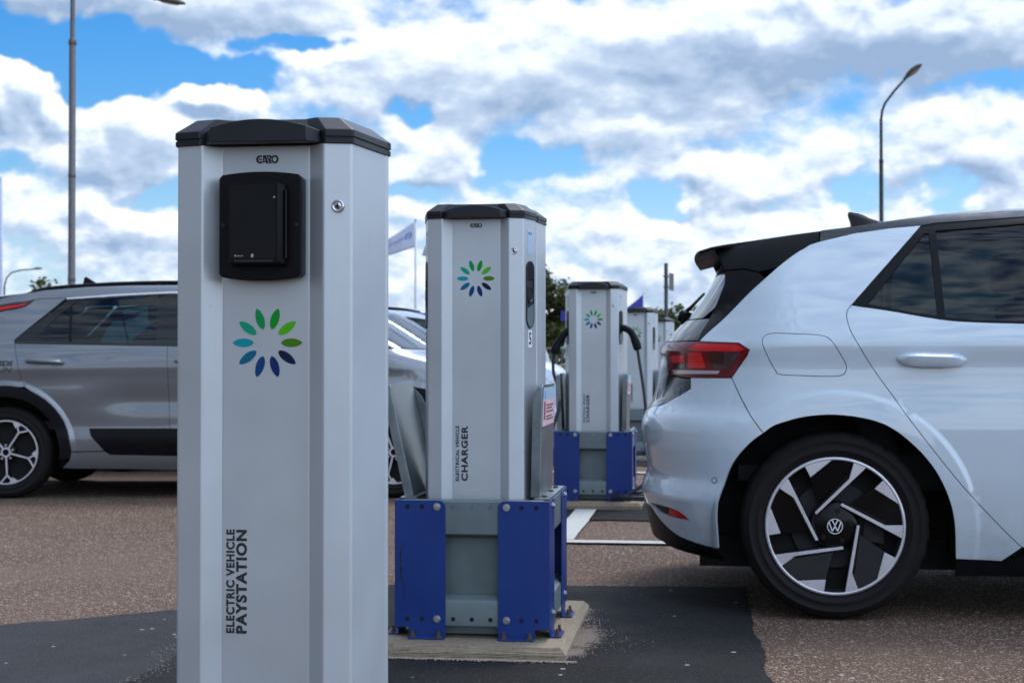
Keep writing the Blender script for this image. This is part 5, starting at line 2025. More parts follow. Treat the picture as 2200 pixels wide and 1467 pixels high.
C.pan('bonnet', hd_poly, 'paintwhite', step=.05, join=True)
ws = [(CAR1.ufs(z) + .22, z) for z in (1.04, 1.15, 1.25, 1.35, 1.44)]
C.pan('windscreen', ws[::-1] + C.cen(1.04, 1.44, 8, True), 'windscreen', gap=0, step=.06, lip=0, join=True)
pl = [(2.14, 1.09)] + [(CAR1.ufs(z) + .215, z) for z in (1.04, 1.15, 1.25, 1.35, 1.44)] + [(CAR1.ufs(1.47) + .6, 1.47), (1.64, 1.478), (1.72, 1.44), (1.88, 1.33), (2.04, 1.20)]
C.pan('front_pillar', pl, 'blackroof', gap=.001, step=.05)
hl = [(3.18, .86), (3.42, .80), (3.60, .72), (3.42, .70), (3.22, .76)]
C.pan('headlamp', hl, 'headlamp', gap=0, d=.004, step=.04, lip=.01)
# rocker, underbody, housings
rk = [(.437, .234), (.62, .2265), (.70, .2615), (.78, .238), (2.02, .234), (2.34, .215), (2.34, .165), (.44, .165)]
C.pan('sill_trim', rk, 'trim', gap=.001, d=-.004, step=.05)
bm = bmesh.new(); box(bm, -.50, 3.25, -.60, .60, .16, .28); box(bm, .48, 2.28, -.82, .82, .165, .26); fix(bm)
obj('underbody', bm, M['tub'], white)
for u in (0, 2.77):
    for s_ in (-1, 1):
        tub(white, u, .335, .455 if u == 0 else .45, s_, .862, .55)
# dark inner shell so that the shut lines look into shadow
ln = [(.50, .25)] + [(2.28, .25)] + [(2.77 + .47 * math.cos(R(a)), .335 + .47 * math.sin(R(a))) for a in range(190, -12, -15)] + C.cen(.28, .92, 6, True) + C.cen(.96, .30, 8) + [(-.60, .28)] + [(.47 * math.cos(R(a)), .335 + .47 * math.sin(R(a))) for a in range(190, -12, -15)]
C.pan('inner_shell', ln, 'tub', gap=0, d=-.035, step=.08, lip=0)
bm = bmesh.new(); box(bm, -.35, 2.3, -.66, .66, .50, .56); box(bm, -.50, -.44, -.45, .45, .5, .95); box(bm, 2.2, 2.5, -.75, .75, .6, 1.0); fix(bm)
obj('cabin_floor', bm, M['cabin'], white)
for y in (-.37, .37):
    seat(white, 1.35, y, .60); seat(white, .50, y, .56, .62, 'rear_seat')
# handles, parking sensor
for s_, par in ((-1, doors[0]), (1, doors[1])):
    bm = bmesh.new()
    P3 = lambda u, z, d: (lambda q: (q.x, s_ * -q.y, q.z))(off(CAR1, d)(u, z))
    N = 14
    rows = []
    for i in range(N + 1):
        t = i / N
        u = .225 + (.474 - .225) * t
        zc = .9725 - .006 * t + .0
        h = .024 * (1 - abs(2 * t - 1) ** 5) + .006
        dd = .006 + .032 * (1 - abs(2 * t - 1) ** 4)
        rows.append([bm.verts.new(P3(u, zc + h * .9, dd * .5)), bm.verts.new(P3(u, zc + h * .45, dd)), bm.verts.new(P3(u, zc - h * .4, dd * .97)), bm.verts.new(P3(u, zc - h * .95, dd * .72)), bm.verts.new(P3(u, zc - h * (.9 if .12 < t < .88 else 1), dd * .2 if .14 < t < .86 else -.004)), bm.verts.new(P3(u, zc + h * .8, dd * .15 if .14 < t < .86 else -.004))])
    for a, b in zip(rows[:-1], rows[1:]):
        for i in range(6):
            bm.faces.new((a[i], a[(i + 1) % 6], b[(i + 1) % 6], b[i]))
    bm.faces.new(rows[0]); bm.faces.new(rows[-1][::-1])
    fix(bm)
    o = bevel(obj('handle', bm, M['paintwhite'], par, smooth=True), .003, 2, 50)
    bm = bmesh.new()
    el_ = [(.345 + .085 * math.cos(2 * math.pi * k / 28), .955 + .024 * math.sin(2 * math.pi * k / 28)) for k in range(28)]
    # grip recess, a shallow dish
    prism(bm, [(u, z) for u, z in el_], lambda u, z: P3(u, z, .0006), lambda u, z: P3(u, z, .0014))
    fix(bm)
    obj('grip_dish', bm, M['paintwhite'], par)
for s_ in (-1, 1):
    bm = bmesh.new()
    c = Vector(CAR1.at(-.433, .514)); c.y *= -s_
    nn = off(CAR1, 1)(-.433, .514) - Vector(CAR1.at(-.433, .514)); nn.y *= -s_
    t1 = Vector((0, 0, 1)).cross(nn).normalized(); t2 = nn.cross(t1)
    for rr_, d0, d1 in ((.0125, -.002, .0012), (.0085, .0012, .0030)):
        prism(bm, [(rr_ * math.cos(2 * math.pi * k / 20), rr_ * math.sin(2 * math.pi * k / 20)) for k in range(20)], lambda a, b: c + t1 * a + t2 * b + nn * d0, lambda a, b: c + t1 * a + t2 * b + nn * d1, 1 if d1 < .002 else 0)
    fix(bm); obj('parking_sensor', bm, [M['paintwhite'], M['sensorring']], bump)
for s_ in (-1, 1):
    bm = bmesh.new()
    box(bm, 1.86, 2.02, s_ * .93 - .11, s_ * .93 + .11, 1.08, 1.22); fix(bm)
    bevel(obj('door_mirror', bm, M['blackroof'], white), .035, 3)
add_wheels(white, wheel_swirl(), tyre_bm(.350, .256, .205), [(0, .350, -1), (2.77, .350, -1), (0, .350, 1), (2.77, .350, 1)], .872)

# ------------------------------------------------------------------ the grey crossover on the left, and the cars behind it
grey = thing('parked_car', 'grey crossover car with teal windows and black sill panel, left of the pay station', 'car', (-4.992, 10.934, .02), R(8.0), 'cars parked behind the posts')
grey.location.z = 0.0
C = Car(grey, CAR2)
ao = arc(0, .33, .462, 188, -6, 30)
ai = arc(0, .33, .386, 186, -8, 30)
clad = ao + ai[::-1]
C.pan('arch_cladding', clad, 'trim', gap=.001, d=.006, step=.03, lip=.03)
C.pan('arch_cladding', [(2.72 + a, b) for a, b in clad], 'trim', gap=.001, d=.006, step=.03, lip=.03)
seam = spline(KI['seam'], 4)
qp = [p for p in ao if p[0] < .140] + seam[::-1][1:] + [(.055, 1.113), (.374, 1.412), (.20, 1.408), (.150, 1.399), (.121, 1.369), (.097, 1.352), (-.046, 1.312), (-.40, 1.262), (-.62, 1.225), (-.60, 1.05), (-.55, .86), (-.47, .72), (-.44, .40)]
qs = C.pan('quarter_panel', qp, 'paintgrey', step=.03)
lp = [(-.62, 1.305), (-.40, 1.322), (-.043, 1.360), (.147, 1.398), (.121, 1.369), (.097, 1.354), (-.046, 1.315), (-.40, 1.265), (-.62, 1.228)]
ls = C.pan('tail_lamp', lp, 'reddark', gap=.001, d=.004, step=.03)
C.pan('lamp_strip', [(-.62, 1.282), (-.40, 1.300), (-.043, 1.340), (.10, 1.372), (.085, 1.358), (-.046, 1.324), (-.40, 1.282), (-.62, 1.262)], 'redbright', gap=0, d=.006, step=.03, lip=.002, parent=ls)
zk = pchip([-.56, -.3, .08, .206, .517, .82, 1.155, 1.6, 1.9, 2.1, 2.3], [1.372, 1.398, 1.444, 1.470, 1.495, 1.507, 1.510, 1.500, 1.478, 1.448, 1.41])
fr_bot = [(.376, 1.414), (.721, 1.442), (1.087, 1.4615), (1.45, 1.462), (1.8, 1.440), (2.05, 1.395)]
fr_top = [(u, zk(u)) for u in (2.16, 1.9, 1.6, 1.155, .82, .517, .206, .08, -.15, -.4)]
C.pan('roof_side', [(-.40, 1.326), (-.043, 1.364), (.147, 1.402), (.20, 1.411)] + fr_bot + fr_top, 'paintgrey', gap=.001, step=.018)
rail_grid('roof', grey, [-.40 + 2.5 * i / 24 for i in range(25)], lambda u: (CAR2.w(zk(u)) - .001, zk(u)), lambda u: .045, 'paintgrey', 14)
bm = bmesh.new()
n = 10
tp = [[bm.verts.new((u - .08 * (1 - (i / 5 - 1) ** 2), (i / 5 - 1) * .66, zz + .03 * (1 - (i / 5 - 1) ** 2))) for i in range(11)] for u, zz in ((-.40, 1.386), (-.56, 1.368), (-.56, 1.338), (-.40, 1.328))]
for a, b in zip(tp[:-1], tp[1:]):
    for i in range(10): bm.faces.new((a[i], a[i + 1], b[i + 1], b[i]))
fix(bm); obj('roof_spoiler', bm, M['paintgrey'], grey)
for s_ in (-1, 1):
    bm = bmesh.new()
    pts = []
    for u in (.081, .174, .30, .449, .65, .821, 1.149, 1.5, 1.75, 1.95):
        zt = pchip([.081, .174, .449, .821, 1.149, 1.5, 1.75, 1.95], [1.447, 1.484, 1.514, 1.534, 1.540, 1.533, 1.518, 1.484])(u)
        pts.append((u, s_ * (CAR2.w(zk(u)) - .03), zt - .010))
    tube(bm, spline(pts, 3), .015, 8)
    for u in (.35, 1.0, 1.7):
        box(bm, u - .03, u + .03, s_ * (CAR2.w(zk(u)) - .03) - .012, s_ * (CAR2.w(zk(u)) - .03) + .012, zk(u) - .01, zk(u) + .02)
    fix(bm); obj('roof_rail', bm, M['trim'], grey, smooth=True)
# fin aerial
bm = bmesh.new()
prism(bm, [(.30, 1.525), (.315, 1.60), (.33, 1.605), (.40, 1.560), (.46, 1.535)], lambda a, b: (a, -.012, b), lambda a, b: (a, .012, b)); fix(bm)
bevel(obj('roof_aerial', bm, M['trim'], grey), .006)
wbk = [(.0645, 1.088), (.5, 1.080), (1.13, 1.0695), (1.6, 1.058), (2.1, 1.048), (2.60, 1.048)]
tr = [(.0565, 1.112)] + wbk + [(2.66, 1.062), (2.50, 1.17), (2.33, 1.28), (2.15, 1.365), (2.02, 1.395)] + [(1.8, 1.4255), (1.45, 1.4465), (1.09, 1.4455), (.723, 1.4265), (.386, 1.4015)]
g1 = [(.462, 1.398), (.72, 1.413), (1.02, 1.434), (1.049, 1.0915), (.60, 1.098), (.235, 1.103), (.225, 1.14), (.287, 1.234)]
g2 = [(1.215, 1.437), (1.5, 1.436), (1.8, 1.416), (2.02, 1.382), (2.16, 1.345), (2.32, 1.265), (2.46, 1.175), (2.54, 1.085), (2.1, 1.068), (1.6, 1.077), (1.215, 1.087)]
ts = C.pan('window_surround', tr, 'gloss', gap=.001, d=-.002, step=.04, holes=[g1, g2])
C.pan('rear_door_window', g1, 'tealglass', gap=0, d=-.006, step=.05, lip=0, parent=ts)
C.pan('front_door_window', g2, 'tealglass', gap=0, d=-.006, step=.05, lip=0, parent=ts)
C.pan('window_divider', [(.408, 1.380), (.424, 1.380), (.456, 1.096), (.436, 1.096)], 'trim', gap=0, d=-.004, step=.05, lip=.004, parent=ts)
C.pan('bright_strip', [(.380, 1.403), (.723, 1.4275), (1.09, 1.4465), (1.45, 1.4475), (1.8, 1.4265), (2.02, 1.396), (2.04, 1.394), (1.8, 1.4385), (1.45, 1.4605), (1.087, 1.460), (.721, 1.4405), (.378, 1.4125)], 'satin', gap=.0, d=.004, step=.04, lip=.006)
dp = seam[:-1] + [p for p in ao if .15 < p[0] and p[1] > .37] + [(.468, .332), (.698, .336), (.601, .442), (.588, .492), (1.150, .492), (1.139, .82), (1.132, 1.009), (1.130, 1.0695), (.5, 1.080)]
ds = C.pan('rear_door', dp, 'paintgrey', step=.03)
fp = [(1.130, 1.0695), (1.132, 1.009), (1.139, .82), (1.150, .492), (2.12, .492), (2.16, .70), (2.20, .95), (2.16, 1.047), (1.6, 1.058)]
fd = C.pan('front_door', fp, 'paintgrey', step=.04)
bk = [(.588, .490), (1.151, .490), (2.12, .490), (2.10, .310), (1.2, .303), (.735, .312), (.70, .338), (.603, .442)]
C.pan('sill_panel', bk, 'blackpanel', gap=.001, d=.004, step=.04, lip=.014)
sl = [(.452, .268), (.468, .328), (.700, .331), (.735, .309), (1.2, .300), (2.10, .307), (2.25, .30), (2.26, .215), (1.2, .200), (.40, .215)]
C.pan('sill', sl, 'paintgrey', gap=.001, step=.04)
fw = [(2.72 + a, b) for a, b in ao]
fe = [(2.12, .492), (2.10, .310), (2.25, .305)] + [p for p in fw if p[0] < 2.30 and p[1] > .31][:0] + fw + [(3.20, .30), (CAR2.ufs(.5) + .45, .5), (CAR2.ufs(.8) + .42, .80), (CAR2.ufs(.93) + .30, .955), (CAR2.ufs(1.0) + .20, 1.015), (2.62, 1.046), (2.16, 1.047), (2.20, .95), (2.16, .70)]
C.pan('front_wing', fe, 'paintgrey', gap=.001, step=.035)
nb = [(CAR2.ufs(.8) + .42, .80), (CAR2.ufs(.5) + .45, .5), (3.20, .30), (3.12, .20)] + C.cen(.20, .80, 8, True)
C.pan('front_bumper', nb, 'paintgrey', step=.05, join=True)
hd = [(2.62, 1.049), (CAR2.ufs(1.0) + .20, 1.018), (CAR2.ufs(.93) + .30, .958), (CAR2.ufs(.8) + .42, .806)] + C.cen(.806, 1.049, 12, True)
C.pan('bonnet', hd, 'paintgrey', gap=.001, step=.045, join=True)
ws = [(CAR2.ufs(z) + .20, z) for z in (1.055, 1.15, 1.25, 1.35, 1.42)]
C.pan('windscreen', ws[::-1] + C.cen(1.055, 1.42, 8, True), 'windscreen', gap=0, step=.06, lip=0, join=True)
pl = [(2.68, 1.060), (CAR2.ufs(1.055) + .19, 1.054)] + [(CAR2.ufs(z) + .195, z) for z in (1.15, 1.25, 1.35, 1.42)] + [(CAR2.ufs(1.447) + .5, 1.447), (2.10, 1.436), (2.06, 1.395), (2.17, 1.367), (2.35, 1.282), (2.52, 1.172)]
C.pan('front_pillar', pl, 'paintgrey', gap=.001, step=.05)
C.pan('headlamp', [(3.02, .90), (3.20, .88), (3.42, .80), (3.42, .70), (3.22, .74), (3.05, .82)], 'headlamp', gap=0, d=.004, step=.04, lip=.01)
rbp = [(-.44, .40), (-.47, .72), (-.55, .86), (-.60, .90)] + C.cen(.90, .22, 10) + [(-.42, .22)]
C.pan('rear_bumper', rbp, 'paintgrey', gap=.001, step=.05, join=True)
tg = [(-.602, .902), (-.60, 1.05), (-.62, 1.225), (-.62, 1.235)] + C.cen(1.235, .902, 6)
C.pan('tailgate', tg, 'paintgrey', gap=.002, step=.05, join=True)
rw = [(-.62, 1.302), (-.60, 1.36)] + C.cen(1.37, 1.24, 6) + [(-.62, 1.24)]
C.pan('rear_window', rw, 'gloss', gap=.001, step=.06, join=True)
bm = bmesh.new(); box(bm, -.60, 3.3, -.60, .60, .20, .32); box(bm, .48, 2.24, -.80, .80, .205, .30); fix(bm)
obj('underbody', bm, M['tub'], grey)
for u in (0, 2.72):
    for s_ in (-1, 1):
        tub(grey, u, .33, .405, s_, .858, .52)
ln = [(.47, .26), (2.24, .26)] + [(2.72 + .47 * math.cos(R(a)), .33 + .47 * math.sin(R(a))) for a in range(190, -12, -15)] + C.cen(.28, .95, 6, True) + C.cen(1.0, .30, 8) + [(-.55, .28)] + [(.47 * math.cos(R(a)), .33 + .47 * math.sin(R(a))) for a in range(190, -12, -15)]
C.pan('inner_shell', ln, 'tub', gap=0, d=-.035, step=.08, lip=0)
bm = bmesh.new(); box(bm, -.6, 2.5, -.78, .78, .48, .54); box(bm, 2.3, 2.6, -.74, .74, .6, 1.0); fix(bm)
obj('cabin_floor', bm, M['cabin'], grey)
for y in (-.37, .37):
    seat(grey, 1.45, y, .58); seat(grey, .55, y, .56, .62, 'rear_seat')
for s_, par, u0 in ((-1, ds[0], .15), (1, ds[1], .15), (-1, fd[0], 1.19), (1, fd[1], 1.19)):
    bm = bmesh.new()
    pts = [off(CAR2, d_)(u0 + t * .26, .962 - .012 * t) for t, d_ in ((0, .004), (.08, .03), (.3, .038), (.7, .038), (.92, .03), (1, .004))]
    tube(bm, [(p.x, -s_ * p.y, p.z) for p in pts], [.010, .014, .015, .015, .014, .010], 10)
    fix(bm); obj('handle', bm, M['paintgrey'], par, smooth=True)
    bm = bmesh.new()
    q = [off(CAR2, .0015)(u0 + .13 + .07 * math.cos(2 * math.pi * k / 20), .945 + .026 * math.sin(2 * math.pi * k / 20)) for k in range(20)]
    bm.faces.new([bm.verts.new((p.x, -s_ * p.y, p.z)) for p in q]); fix(bm)
    obj('grip_dish', bm, M['paintgrey'], par)
for s_ in (-1, 1):
    bm = bmesh.new(); box(bm, 2.30, 2.46, s_ * .95 - .11, s_ * .95 + .11, 1.04, 1.18); fix(bm)
    bevel(obj('door_mirror', bm, M['paintgrey'], grey), .035, 3)
KPAINT = {'wheels': None}
add_wheels(grey, wheel_five(), tyre_bm(.325, .224, .20), [(0, .325, -1), (2.72, .325, -1), (0, .325, 1), (2.72, .325, 1)], .858)


def repaint(o, m):
    for s_ in o.material_slots:
        if s_.material == M['paintgrey']:
            s_.link = 'OBJECT'; s_.material = m
    for c in o.children: repaint(c, m)


def behind(label, paint, x, y, rz):
    c = copy_tree(grey)
    c.location = (x, y, 0); c.rotation_euler = (0, 0, rz)
    c['label'] = label
    repaint(c, M[paint])
    return c


BEHIND = [
    ('pale grey car parked just beyond the grey crossover, its sloping windscreen above the bonnet', 'paintvan', -5.18, 13.50, R(8)),
    ('white car whose bonnet shows between the second and third posts', 'paintfar', -4.97, 15.86, R(8)),
    ('silver grey car showing its tail and red lamp in front of the trees', 'paintsilver', -2.82, 19.78, R(188)),
]
for sp in BEHIND:
    behind(*sp)
# lettering on the grey car's flank, cut by the picture edge in the photograph
bm = bmesh.new()
for words, s0, z0, h, wd, bold, sh in (('EDS', -.045, .931, .036, .105, .002, .25), ('UN', -.045, .885, .036, .098, -.0006, .25)):
    t = text_bm(words, h / .7, bold, 0, 1.0, width=wd, shear=sh)
    hh = max(v.co.y for v in t.verts)
    f = off(CAR2, .002)
    place(t, lambda a, b, c: f(s0 + a, z0 + b * h / hh))
    add_bm(bm, t)
fix(bm)
for f in bm.faces:
    if f.normal.y > 0: f.normal_flip()
obj('door_lettering', bm, M['ink'], qs[0])

# ================================================================== street furniture far behind


def lamp_post(label, x, y, heights, radii, arm, head_dir, name='lamp_post', collars=(), mat='polegalv'):
    """heights / radii: stepped tube from the ground up; arm: points; head at the arm's end"""
    t = thing(name, label, 'lamp post', (x, y, 0), group='lamp posts over the car park')
    bm = bmesh.new()
    prof = []
    for h, r in zip(heights, radii): prof.append((r, h))
    lathe(bm, prof, 14, 'Z')
    for h, r in collars:
        lathe(bm, [(r * .8, h - .06), (r, h - .04), (r, h + .04), (r * .75, h + .08)], 14, 'Z')
    fix(bm); obj('pole', bm, M[mat], t, smooth=True)
    bm = bmesh.new(); tube(bm, arm, radii[-1] * .85, 10); fix(bm)
    obj('arm', bm, M[mat], t, smooth=True)
    # flat teardrop lantern
    e = Vector(arm[-1]); d = Vector(head_dir).normalized()
    side = d.cross(Vector((0, 0, 1))).normalized(); up = side.cross(d)
    bm = bmesh.new()
    rings = []
    for tt, w, h in ((-.04, .05, .05), (.05, .07, .07), (.18, .13, .11), (.35, .155, .12), (.5, .135, .095), (.62, .07, .05), (.66, .02, .015)):
        ring = []
        for k in range(14):
            a = 2 * math.pi * k / 14
            ring.append(bm.verts.new(e + d * tt + side * (w * math.cos(a)) + up * (h * math.sin(a) * (1.0 if math.sin(a) > 0 else .35))))
        rings.append(ring)
    for a, b in zip(rings[:-1], rings[1:]):
        for k in range(14): bm.faces.new((a[k], a[(k + 1) % 14], b[(k + 1) % 14], b[k]))
    bm.faces.new(rings[0]); bm.faces.new(rings[-1][::-1])
    fix(bm); hd_ = obj('lantern', bm, M['lamphead'], t, smooth=True)
    bm = bmesh.new()
    vs = [bm.verts.new(e + d * (.33 + .2 * math.cos(2 * math.pi * k / 16)) + side * .11 * math.sin(2 * math.pi * k / 16) - up * .046) for k in range(16)]
    bm.faces.new(vs); fix(bm); obj('lens', bm, M['lampwhite'], hd_)
    return t


lamp_post('tall lamp post behind the grey crossover, its lantern at the top edge of the picture', -13.31, 30.55, (0, 1.0, 1.05, 7.72, 7.74, 9.3), (.10, .10, .078, .070, .056, .045),
          [(0, 0, 9.25), (.10, 0, 9.38), (.35, .02, 9.42), (.8, .05, 9.20), (1.35, .1, 8.86), (1.78, .12, 8.62)], (1, .05, -.18), collars=((7.72, .085), (4.9, .080), (2.7, .082)))
lamp_post('slim lamp post with a bent top, standing beyond the white car', 5.195, 46.03, (0, 1.2, 1.25, 6.9, 6.95, 8.2), (.085, .085, .068, .062, .050, .045),
          [(0, 0, 8.15), (.03, 0, 8.42), (.12, 0, 8.66), (.40, -.02, 9.03), (.70, -.05, 9.36)], (.42, -.3, .36), collars=((6.92, .068),), mat='poledark')
q = (-46.4, 94.9)
lamp_post('far small lamp post with a long level arm, above the tail of the grey crossover', q[0] + .4, q[1], (0, 3, 6.0), (.09, .08, .06),
          [(0, 0, 5.95), (.15, 0, 6.5), (.5, 0, 6.85), (1.1, 0, 7.0), (2.0, 0, 7.06)], (1, 0, .06), mat='lamphead')

# plain pole at the picture's left edge
t = thing('tall_pole', 'thin pale pole cut by the left edge of the picture', 'pole', (-18.51, 37.95, 0))
bm = bmesh.new(); lathe(bm, [(.07, 0), (.062, 3), (.05, 5.85), (.0, 5.87)], 12, 'Z'); fix(bm); obj('pole', bm, M['flagwhite'], t, smooth=True)
bm = bmesh.new(); lathe(bm, [(.10, 0), (.10, .5), (.075, .55)], 12, 'Z'); fix(bm); obj('base_sleeve', bm, M['polegalv'], t, smooth=True)


def flagpole(label, x, y, h, r=.045):
    t = thing('flagpole', label, 'flagpole', (x, y, 0), group='white flagpoles')
    bm = bmesh.new(); lathe(bm, [(r * 1.4, 0), (r * 1.2, h * .4), (r * .8, h), (0, h + .01)], 12, 'Z'); fix(bm); obj('pole', bm, M['polewhite'], t, smooth=True)
    bm = bmesh.new(); lathe(bm, [(0, h + .10), (r * 1.3, h + .05), (r * 1.2, h), (0, h - .01)], 12, 'Z'); fix(bm); obj('finial', bm, M['polewhite'], t, smooth=True)
    return t


def flag(label, hoist, corners, mat, marks, group=None, seed=1):
    """cloth between the hoist edge and a sagging fly edge, with waves"""
    a, b, c, d = [Vector(p) for p in corners]         # hoist top, hoist bottom, fly bottom, fly top
    N, K = 26, 10

    def pt(s, v, o=0.0):
        p = a.lerp(d, s).lerp(b.lerp(c, s), v)
        wv = .10 * s * math.sin(s * 9 + v * 2 + seed) + .05 * s * math.sin(s * 17 + seed * 2)
        sag = -.06 * math.sin(math.pi * s)
        return Vector((p.x, p.y + wv - o, p.z + sag * (1 - .3 * v)))
    bm = bmesh.new()
    G_ = [[bm.verts.new(pt(i / N, j / K)) for j in range(K + 1)] for i in range(N + 1)]
    for i in range(N):
        for j in range(K): bm.faces.new((G_[i][j], G_[i][j + 1], G_[i + 1][j + 1], G_[i + 1][j]))
    fix(bm)
    o = obj('flag', bm, M[mat], None, smooth=True)
    s = o.modifiers.new('thickness', 'SOLIDIFY'); s.thickness = .006
    tag(o, label, 'flag', group)
    if marks == 'ring':
        bm = bmesh.new()
        L = (a - d).length; Hh = (a - b).length
        for k in range(20):
            if k in (3, 4, 13): continue
            a0, a1 = 2 * math.pi * k / 20, 2 * math.pi * (k + 1) / 20
            for r0, r1 in ((.095, .145), (0.02, .07)):
                if r1 < .1 and k % 2: continue
                bm.faces.new([bm.verts.new(pt(.12 + r * math.cos(q) / L * Hh * 1.1, .44 + r * math.sin(q), .012)) for r, q in ((r0, a0), (r1, a0), (r1, a1), (r0, a1))])
        rr = random.Random(3)
        s = .21
        while s < .93:
            w = rr.uniform(.012, .026)
            hgt = rr.uniform(.055, .085)
            bm.faces.new([bm.verts.new(pt(s + x, .43 + .04 * (s - .2) + y, .012)) for x, y in ((0, -hgt), (w * .5, -hgt), (w * .5, hgt * .8), (0, hgt * .8))])
            bm.faces.new([bm.verts.new(pt(s + x, .43 + .04 * (s - .2) + y, .012)) for x, y in ((0, hgt * .4), (w * 1.1, hgt * .4), (w * 1.1, hgt * .75), (0, hgt * .75))])
            s += w + .012
        for f in bm.faces: f.normal_update()
        obj('flag_print', bm, M['flagink'], o)
    elif marks == 'bars':
        bm = bmesh.new()
        for k in range(5):
            v0 = .42 + k * .10
            bm.faces.new([bm.verts.new(pt(x, y, .012)) for x, y in ((.10, v0), (.55 - .03 * k, v0 + .02), (.55 - .03 * k, v0 + .065), (.10, v0 + .045))])
        obj('flag_print', bm, M['flagmauve'], o)
    return o


flagpole('white flagpole whose pale flag shows between the pay station and the second post', -11.42, 59.03, 6.55)
flagpole('white flagpole hidden behind the second post, only the tip of its flag showing', -11.26, 63.08, 6.5)
flagpole('far thin flagpole with a blue flag, above the fourth post', -4.88, 120.3, 6.35, .05)
flag('pale lilac flag with a blue ring emblem and a line of blue print', None, [(-11.46, 59.0, 6.52), (-11.46, 59.0, 5.50), (-13.45, 58.75, 4.95), (-13.45, 58.75, 5.30)], 'flagwhite', 'ring', 'pale flags')
flag('pale lilac flag, only its drooping tip seen left of the second post', None, [(-11.29, 63.05, 6.42), (-11.29, 63.05, 5.45), (-11.93, 62.95, 5.46), (-11.80, 62.95, 5.80)], 'flagwhite', None, 'pale flags', 4)
flag('deep blue flag with pale violet print above the fourth post', None, [(-4.93, 120.25, 6.28), (-4.93, 120.25, 4.3), (-6.9, 120.1, 3.6), (-6.9, 120.1, 4.75)], 'flagblue', 'bars', None, 2)


# slim dark post with a small sign plate seen nearly edge on
t = thing('sign_post', 'dark green post with a small plate on its right side, behind the far posts', 'sign post', (-.727, 28.136, 0))
bm = bmesh.new(); lathe(bm, [(.036, 0), (.036, 2.78), (0, 2.79)], 14, 'Z'); fix(bm); obj('pole', bm, M['poledark'], t, smooth=True)
bm = bmesh.new()
pl_ = rrect(0, .27, 2.28, 2.60, .02)
prism(bm, pl_, lambda a, b: (.055 + a * .30, a * .95 - .05, b), lambda a, b: (.057 + a * .30 + .0, a * .95 - .05 - .004, b)); fix(bm)
sp_ = obj('plate', bm, M['polegalv'], t)
bm = bmesh.new()
for z in (2.34, 2.54): tube(bm, [(-.05, 0, z), (.0, .04, z), (.06, .0, z)], .012, 8)
fix(bm); obj('clamp', bm, M['polegalv'], sp_)

# blue sign board
t = thing('blue_sign', 'blue sign board with white letters, half hidden behind the third post', 'sign', (-3.78, 39.84, 0))
bm = bmesh.new(); prism(bm, rrect(-.02, 1.25, 2.03, 2.305, .03), lambda a, b: (a, 0, b), lambda a, b: (a, -.03, b)); fix(bm); obj('board', bm, M['signblue'], t)
bm = text_bm('WE', .17, .003, .001); place(bm, lambda a, b, c: (.12 + a * 1.1, -.031 - c, 2.085 + b)); fix(bm); obj('letters', bm, M['signwhite'], t)
for x in (.15, 1.1):
    bm = bmesh.new(); lathe(bm, [(.03, 0), (.03, 2.25), (0, 2.25)], 10, 'Z'); fix(bm); obj('leg', bm, M['polegalv'], t, loc=(x, .035, 0))

# low mesh fence beyond the parked cars
t = thing('mesh_fence', 'grey green fence running beyond the parked cars, below the blue sign', 'fence', (-2.0, 54.8, 0))
bm = bmesh.new()
for k in range(60):
    x = -9 + k * .2; box(bm, x, x + .03, -.012, .012, .06, 1.40)
fix(bm); obj('pickets', bm, M['galvdull'], t)
for z in (.12, 1.42):
    bm = bmesh.new(); box(bm, -9, 3, -.03, .03, z, z + .07); fix(bm); obj('rail', bm, M['galv'], t)
for k in range(6):
    bm = bmesh.new(); box(bm, -9 + k * 2.4 - .04, -9 + k * 2.4 + .04, -.045, .045, 0, 1.53); fix(bm); obj('post', bm, M['galvdull'], t)


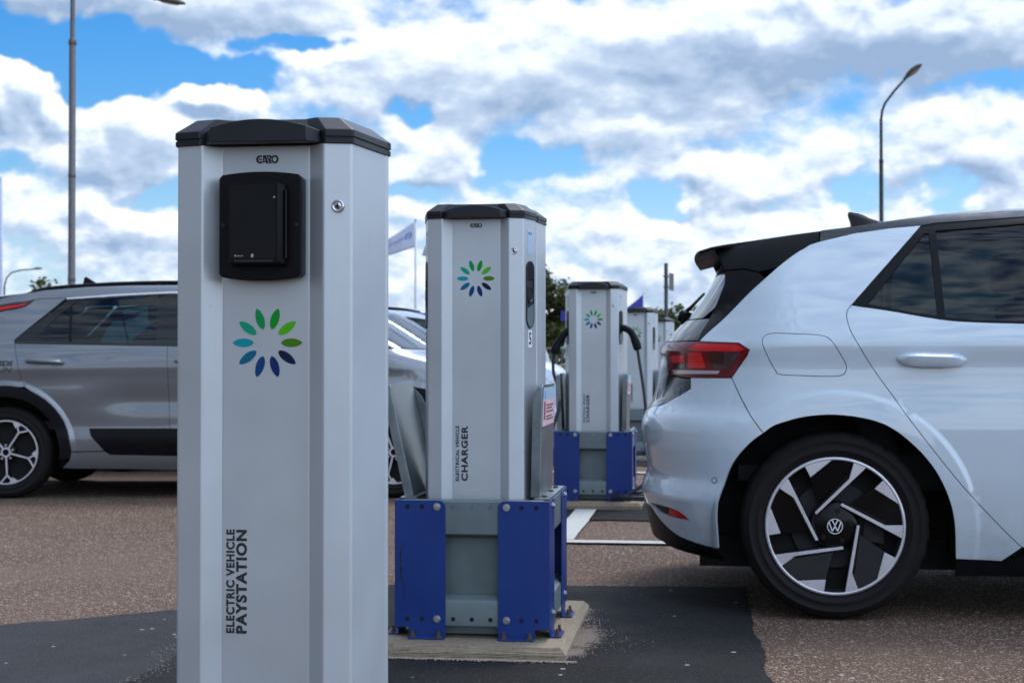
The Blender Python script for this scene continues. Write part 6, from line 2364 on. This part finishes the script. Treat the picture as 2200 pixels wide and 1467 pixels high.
# ------------------------------------------------------------------ trees: trunk, limbs and leaf sprays
def tree(label, x, y, h, w, seed, mat='leaf', n=1500, group='trees beyond the car park', low=.18, leaf=.16, lean=0):
    rr = random.Random(seed)
    t = thing('broadleaf_tree', label, 'tree', (x, y, 0), group=group)
    bm = bmesh.new()
    tube(bm, [(0, 0, -.1), (.02 * h, 0, h * .3), (.0 + lean, .02 * h, h * .62), (lean * 1.5, 0, h * .9)], [h * .028, h * .022, h * .014, h * .004], 10)
    tips = []
    for k in range(16):
        z0 = h * rr.uniform(low + .05, .78); a = rr.uniform(0, 6.283)
        L = w * rr.uniform(.55, 1.0) * (1.15 - abs(z0 / h - .45) * 1.1)
        end = (math.cos(a) * L * .85 + lean * z0 / h, math.sin(a) * L * .85, min(z0 + L * rr.uniform(.25, .8), h * .97))
        mid = (math.cos(a) * L * .45 + lean * z0 / h, math.sin(a) * L * .45, z0 + (end[2] - z0) * .35)
        tube(bm, [(lean * z0 / h, 0, z0), mid, end], [h * .009, h * .006, h * .002], 6)
        tips += [end, mid]
    tips.append((lean * 1.5, 0, h * .95)); tips.append((lean, 0, h * .8))
    fix(bm); obj('trunk', bm, M['bark'], t, smooth=True)
    bm = bmesh.new()
    clumps = []
    for e in tips:
        for q in range(2):
            clumps.append((Vector(e) + Vector((rr.gauss(0, .12 * w), rr.gauss(0, .12 * w), rr.gauss(0, .05 * h))), rr.uniform(.14, .34) * w))
    for k in range(n):
        c, r = rr.choice(clumps)
        d = Vector((rr.gauss(0, 1), rr.gauss(0, 1), rr.gauss(0, .75)))
        p = c + d.normalized() * r * rr.random() ** .45
        if p.z < h * low: p.z = h * low + rr.random() * .2
        for j in range(3):
            q = p + Vector((rr.gauss(0, 1), rr.gauss(0, 1), rr.gauss(0, 1))) * leaf * .6
            u = Vector((rr.gauss(0, 1), rr.gauss(0, 1), rr.gauss(0, .6))).normalized(); v = u.cross(Vector((rr.gauss(0, 1), rr.gauss(0, 1), rr.gauss(0, 1)))).normalized()
            s = leaf * rr.uniform(.5, 1.0)
            bm.faces.new([bm.verts.new(q + u * s * a + v * s * .55 * b) for a, b in ((-1, 0), (0, -1), (1.1, 0), (0, 1))])
    obj('crown', bm, M[mat], t)
    return t


tree('taller olive green tree right beside the second post', -8.9, 79.5, 5.85, 1.9, 1, 'leaf', 3000)
tree('lower olive tree behind the blue sign board', -7.15, 81.0, 4.6, 1.7, 2, 'leaf', 2600, low=.12)
tree('dark bushy tree hidden behind the third post', -5.3, 82.5, 3.7, 1.6, 3, 'leafdark', 1200, low=.06)
tree('low dark bushy tree behind the fourth post', -3.5, 89.5, 3.75, 1.6, 5, 'leafdark', 1200, low=.06)
tree('low bushy tree behind the dark sign post', -1.9, 90.4, 4.05, 1.8, 6, 'leaf', 2300, low=.06)
tree('low bushy tree beside the rear window of the white car', -.3, 91.0, 4.0, 1.9, 7, 'leaf', 2300, low=.06)
tree('low bushy tree hidden by the white car', 1.6, 92.0, 4.1, 1.8, 8, 'leafdark', 1000, low=.06)
tree('small tree whose top shows above the roof of the grey crossover', -35.0, 76.2, 5.35, 1.35, 9, 'leaf', 900)

# far-off low wood along the horizon, one mass
rr = random.Random(77)
bm = bmesh.new()
for k in range(9000):
    a = R(rr.uniform(-62, 48))
    d = rr.uniform(205, 232)
    top = 3.6 + 1.3 * math.sin(a * 23) + .8 * math.sin(a * 61 + 1) + .5 * math.sin(a * 150)
    z = top * rr.random() ** .7
    s = rr.uniform(.35, .8)
    c = Vector((d * math.sin(a), d * math.cos(a), z))
    u = Vector((rr.gauss(0, 1), rr.gauss(0, 1), rr.gauss(0, .7))).normalized(); v = u.cross(Vector((rr.gauss(0, 1), rr.gauss(0, 1), rr.gauss(0, 1)))).normalized()
    bm.faces.new([bm.verts.new(c + u * s * p + v * s * .7 * q) for p, q in ((-1, 0), (0, -1), (1, 0), (0, 1))])
tag(obj('distant_wood', bm, M['leafdark'], None), 'low dark wood along the far horizon', 'wood', kind='stuff')
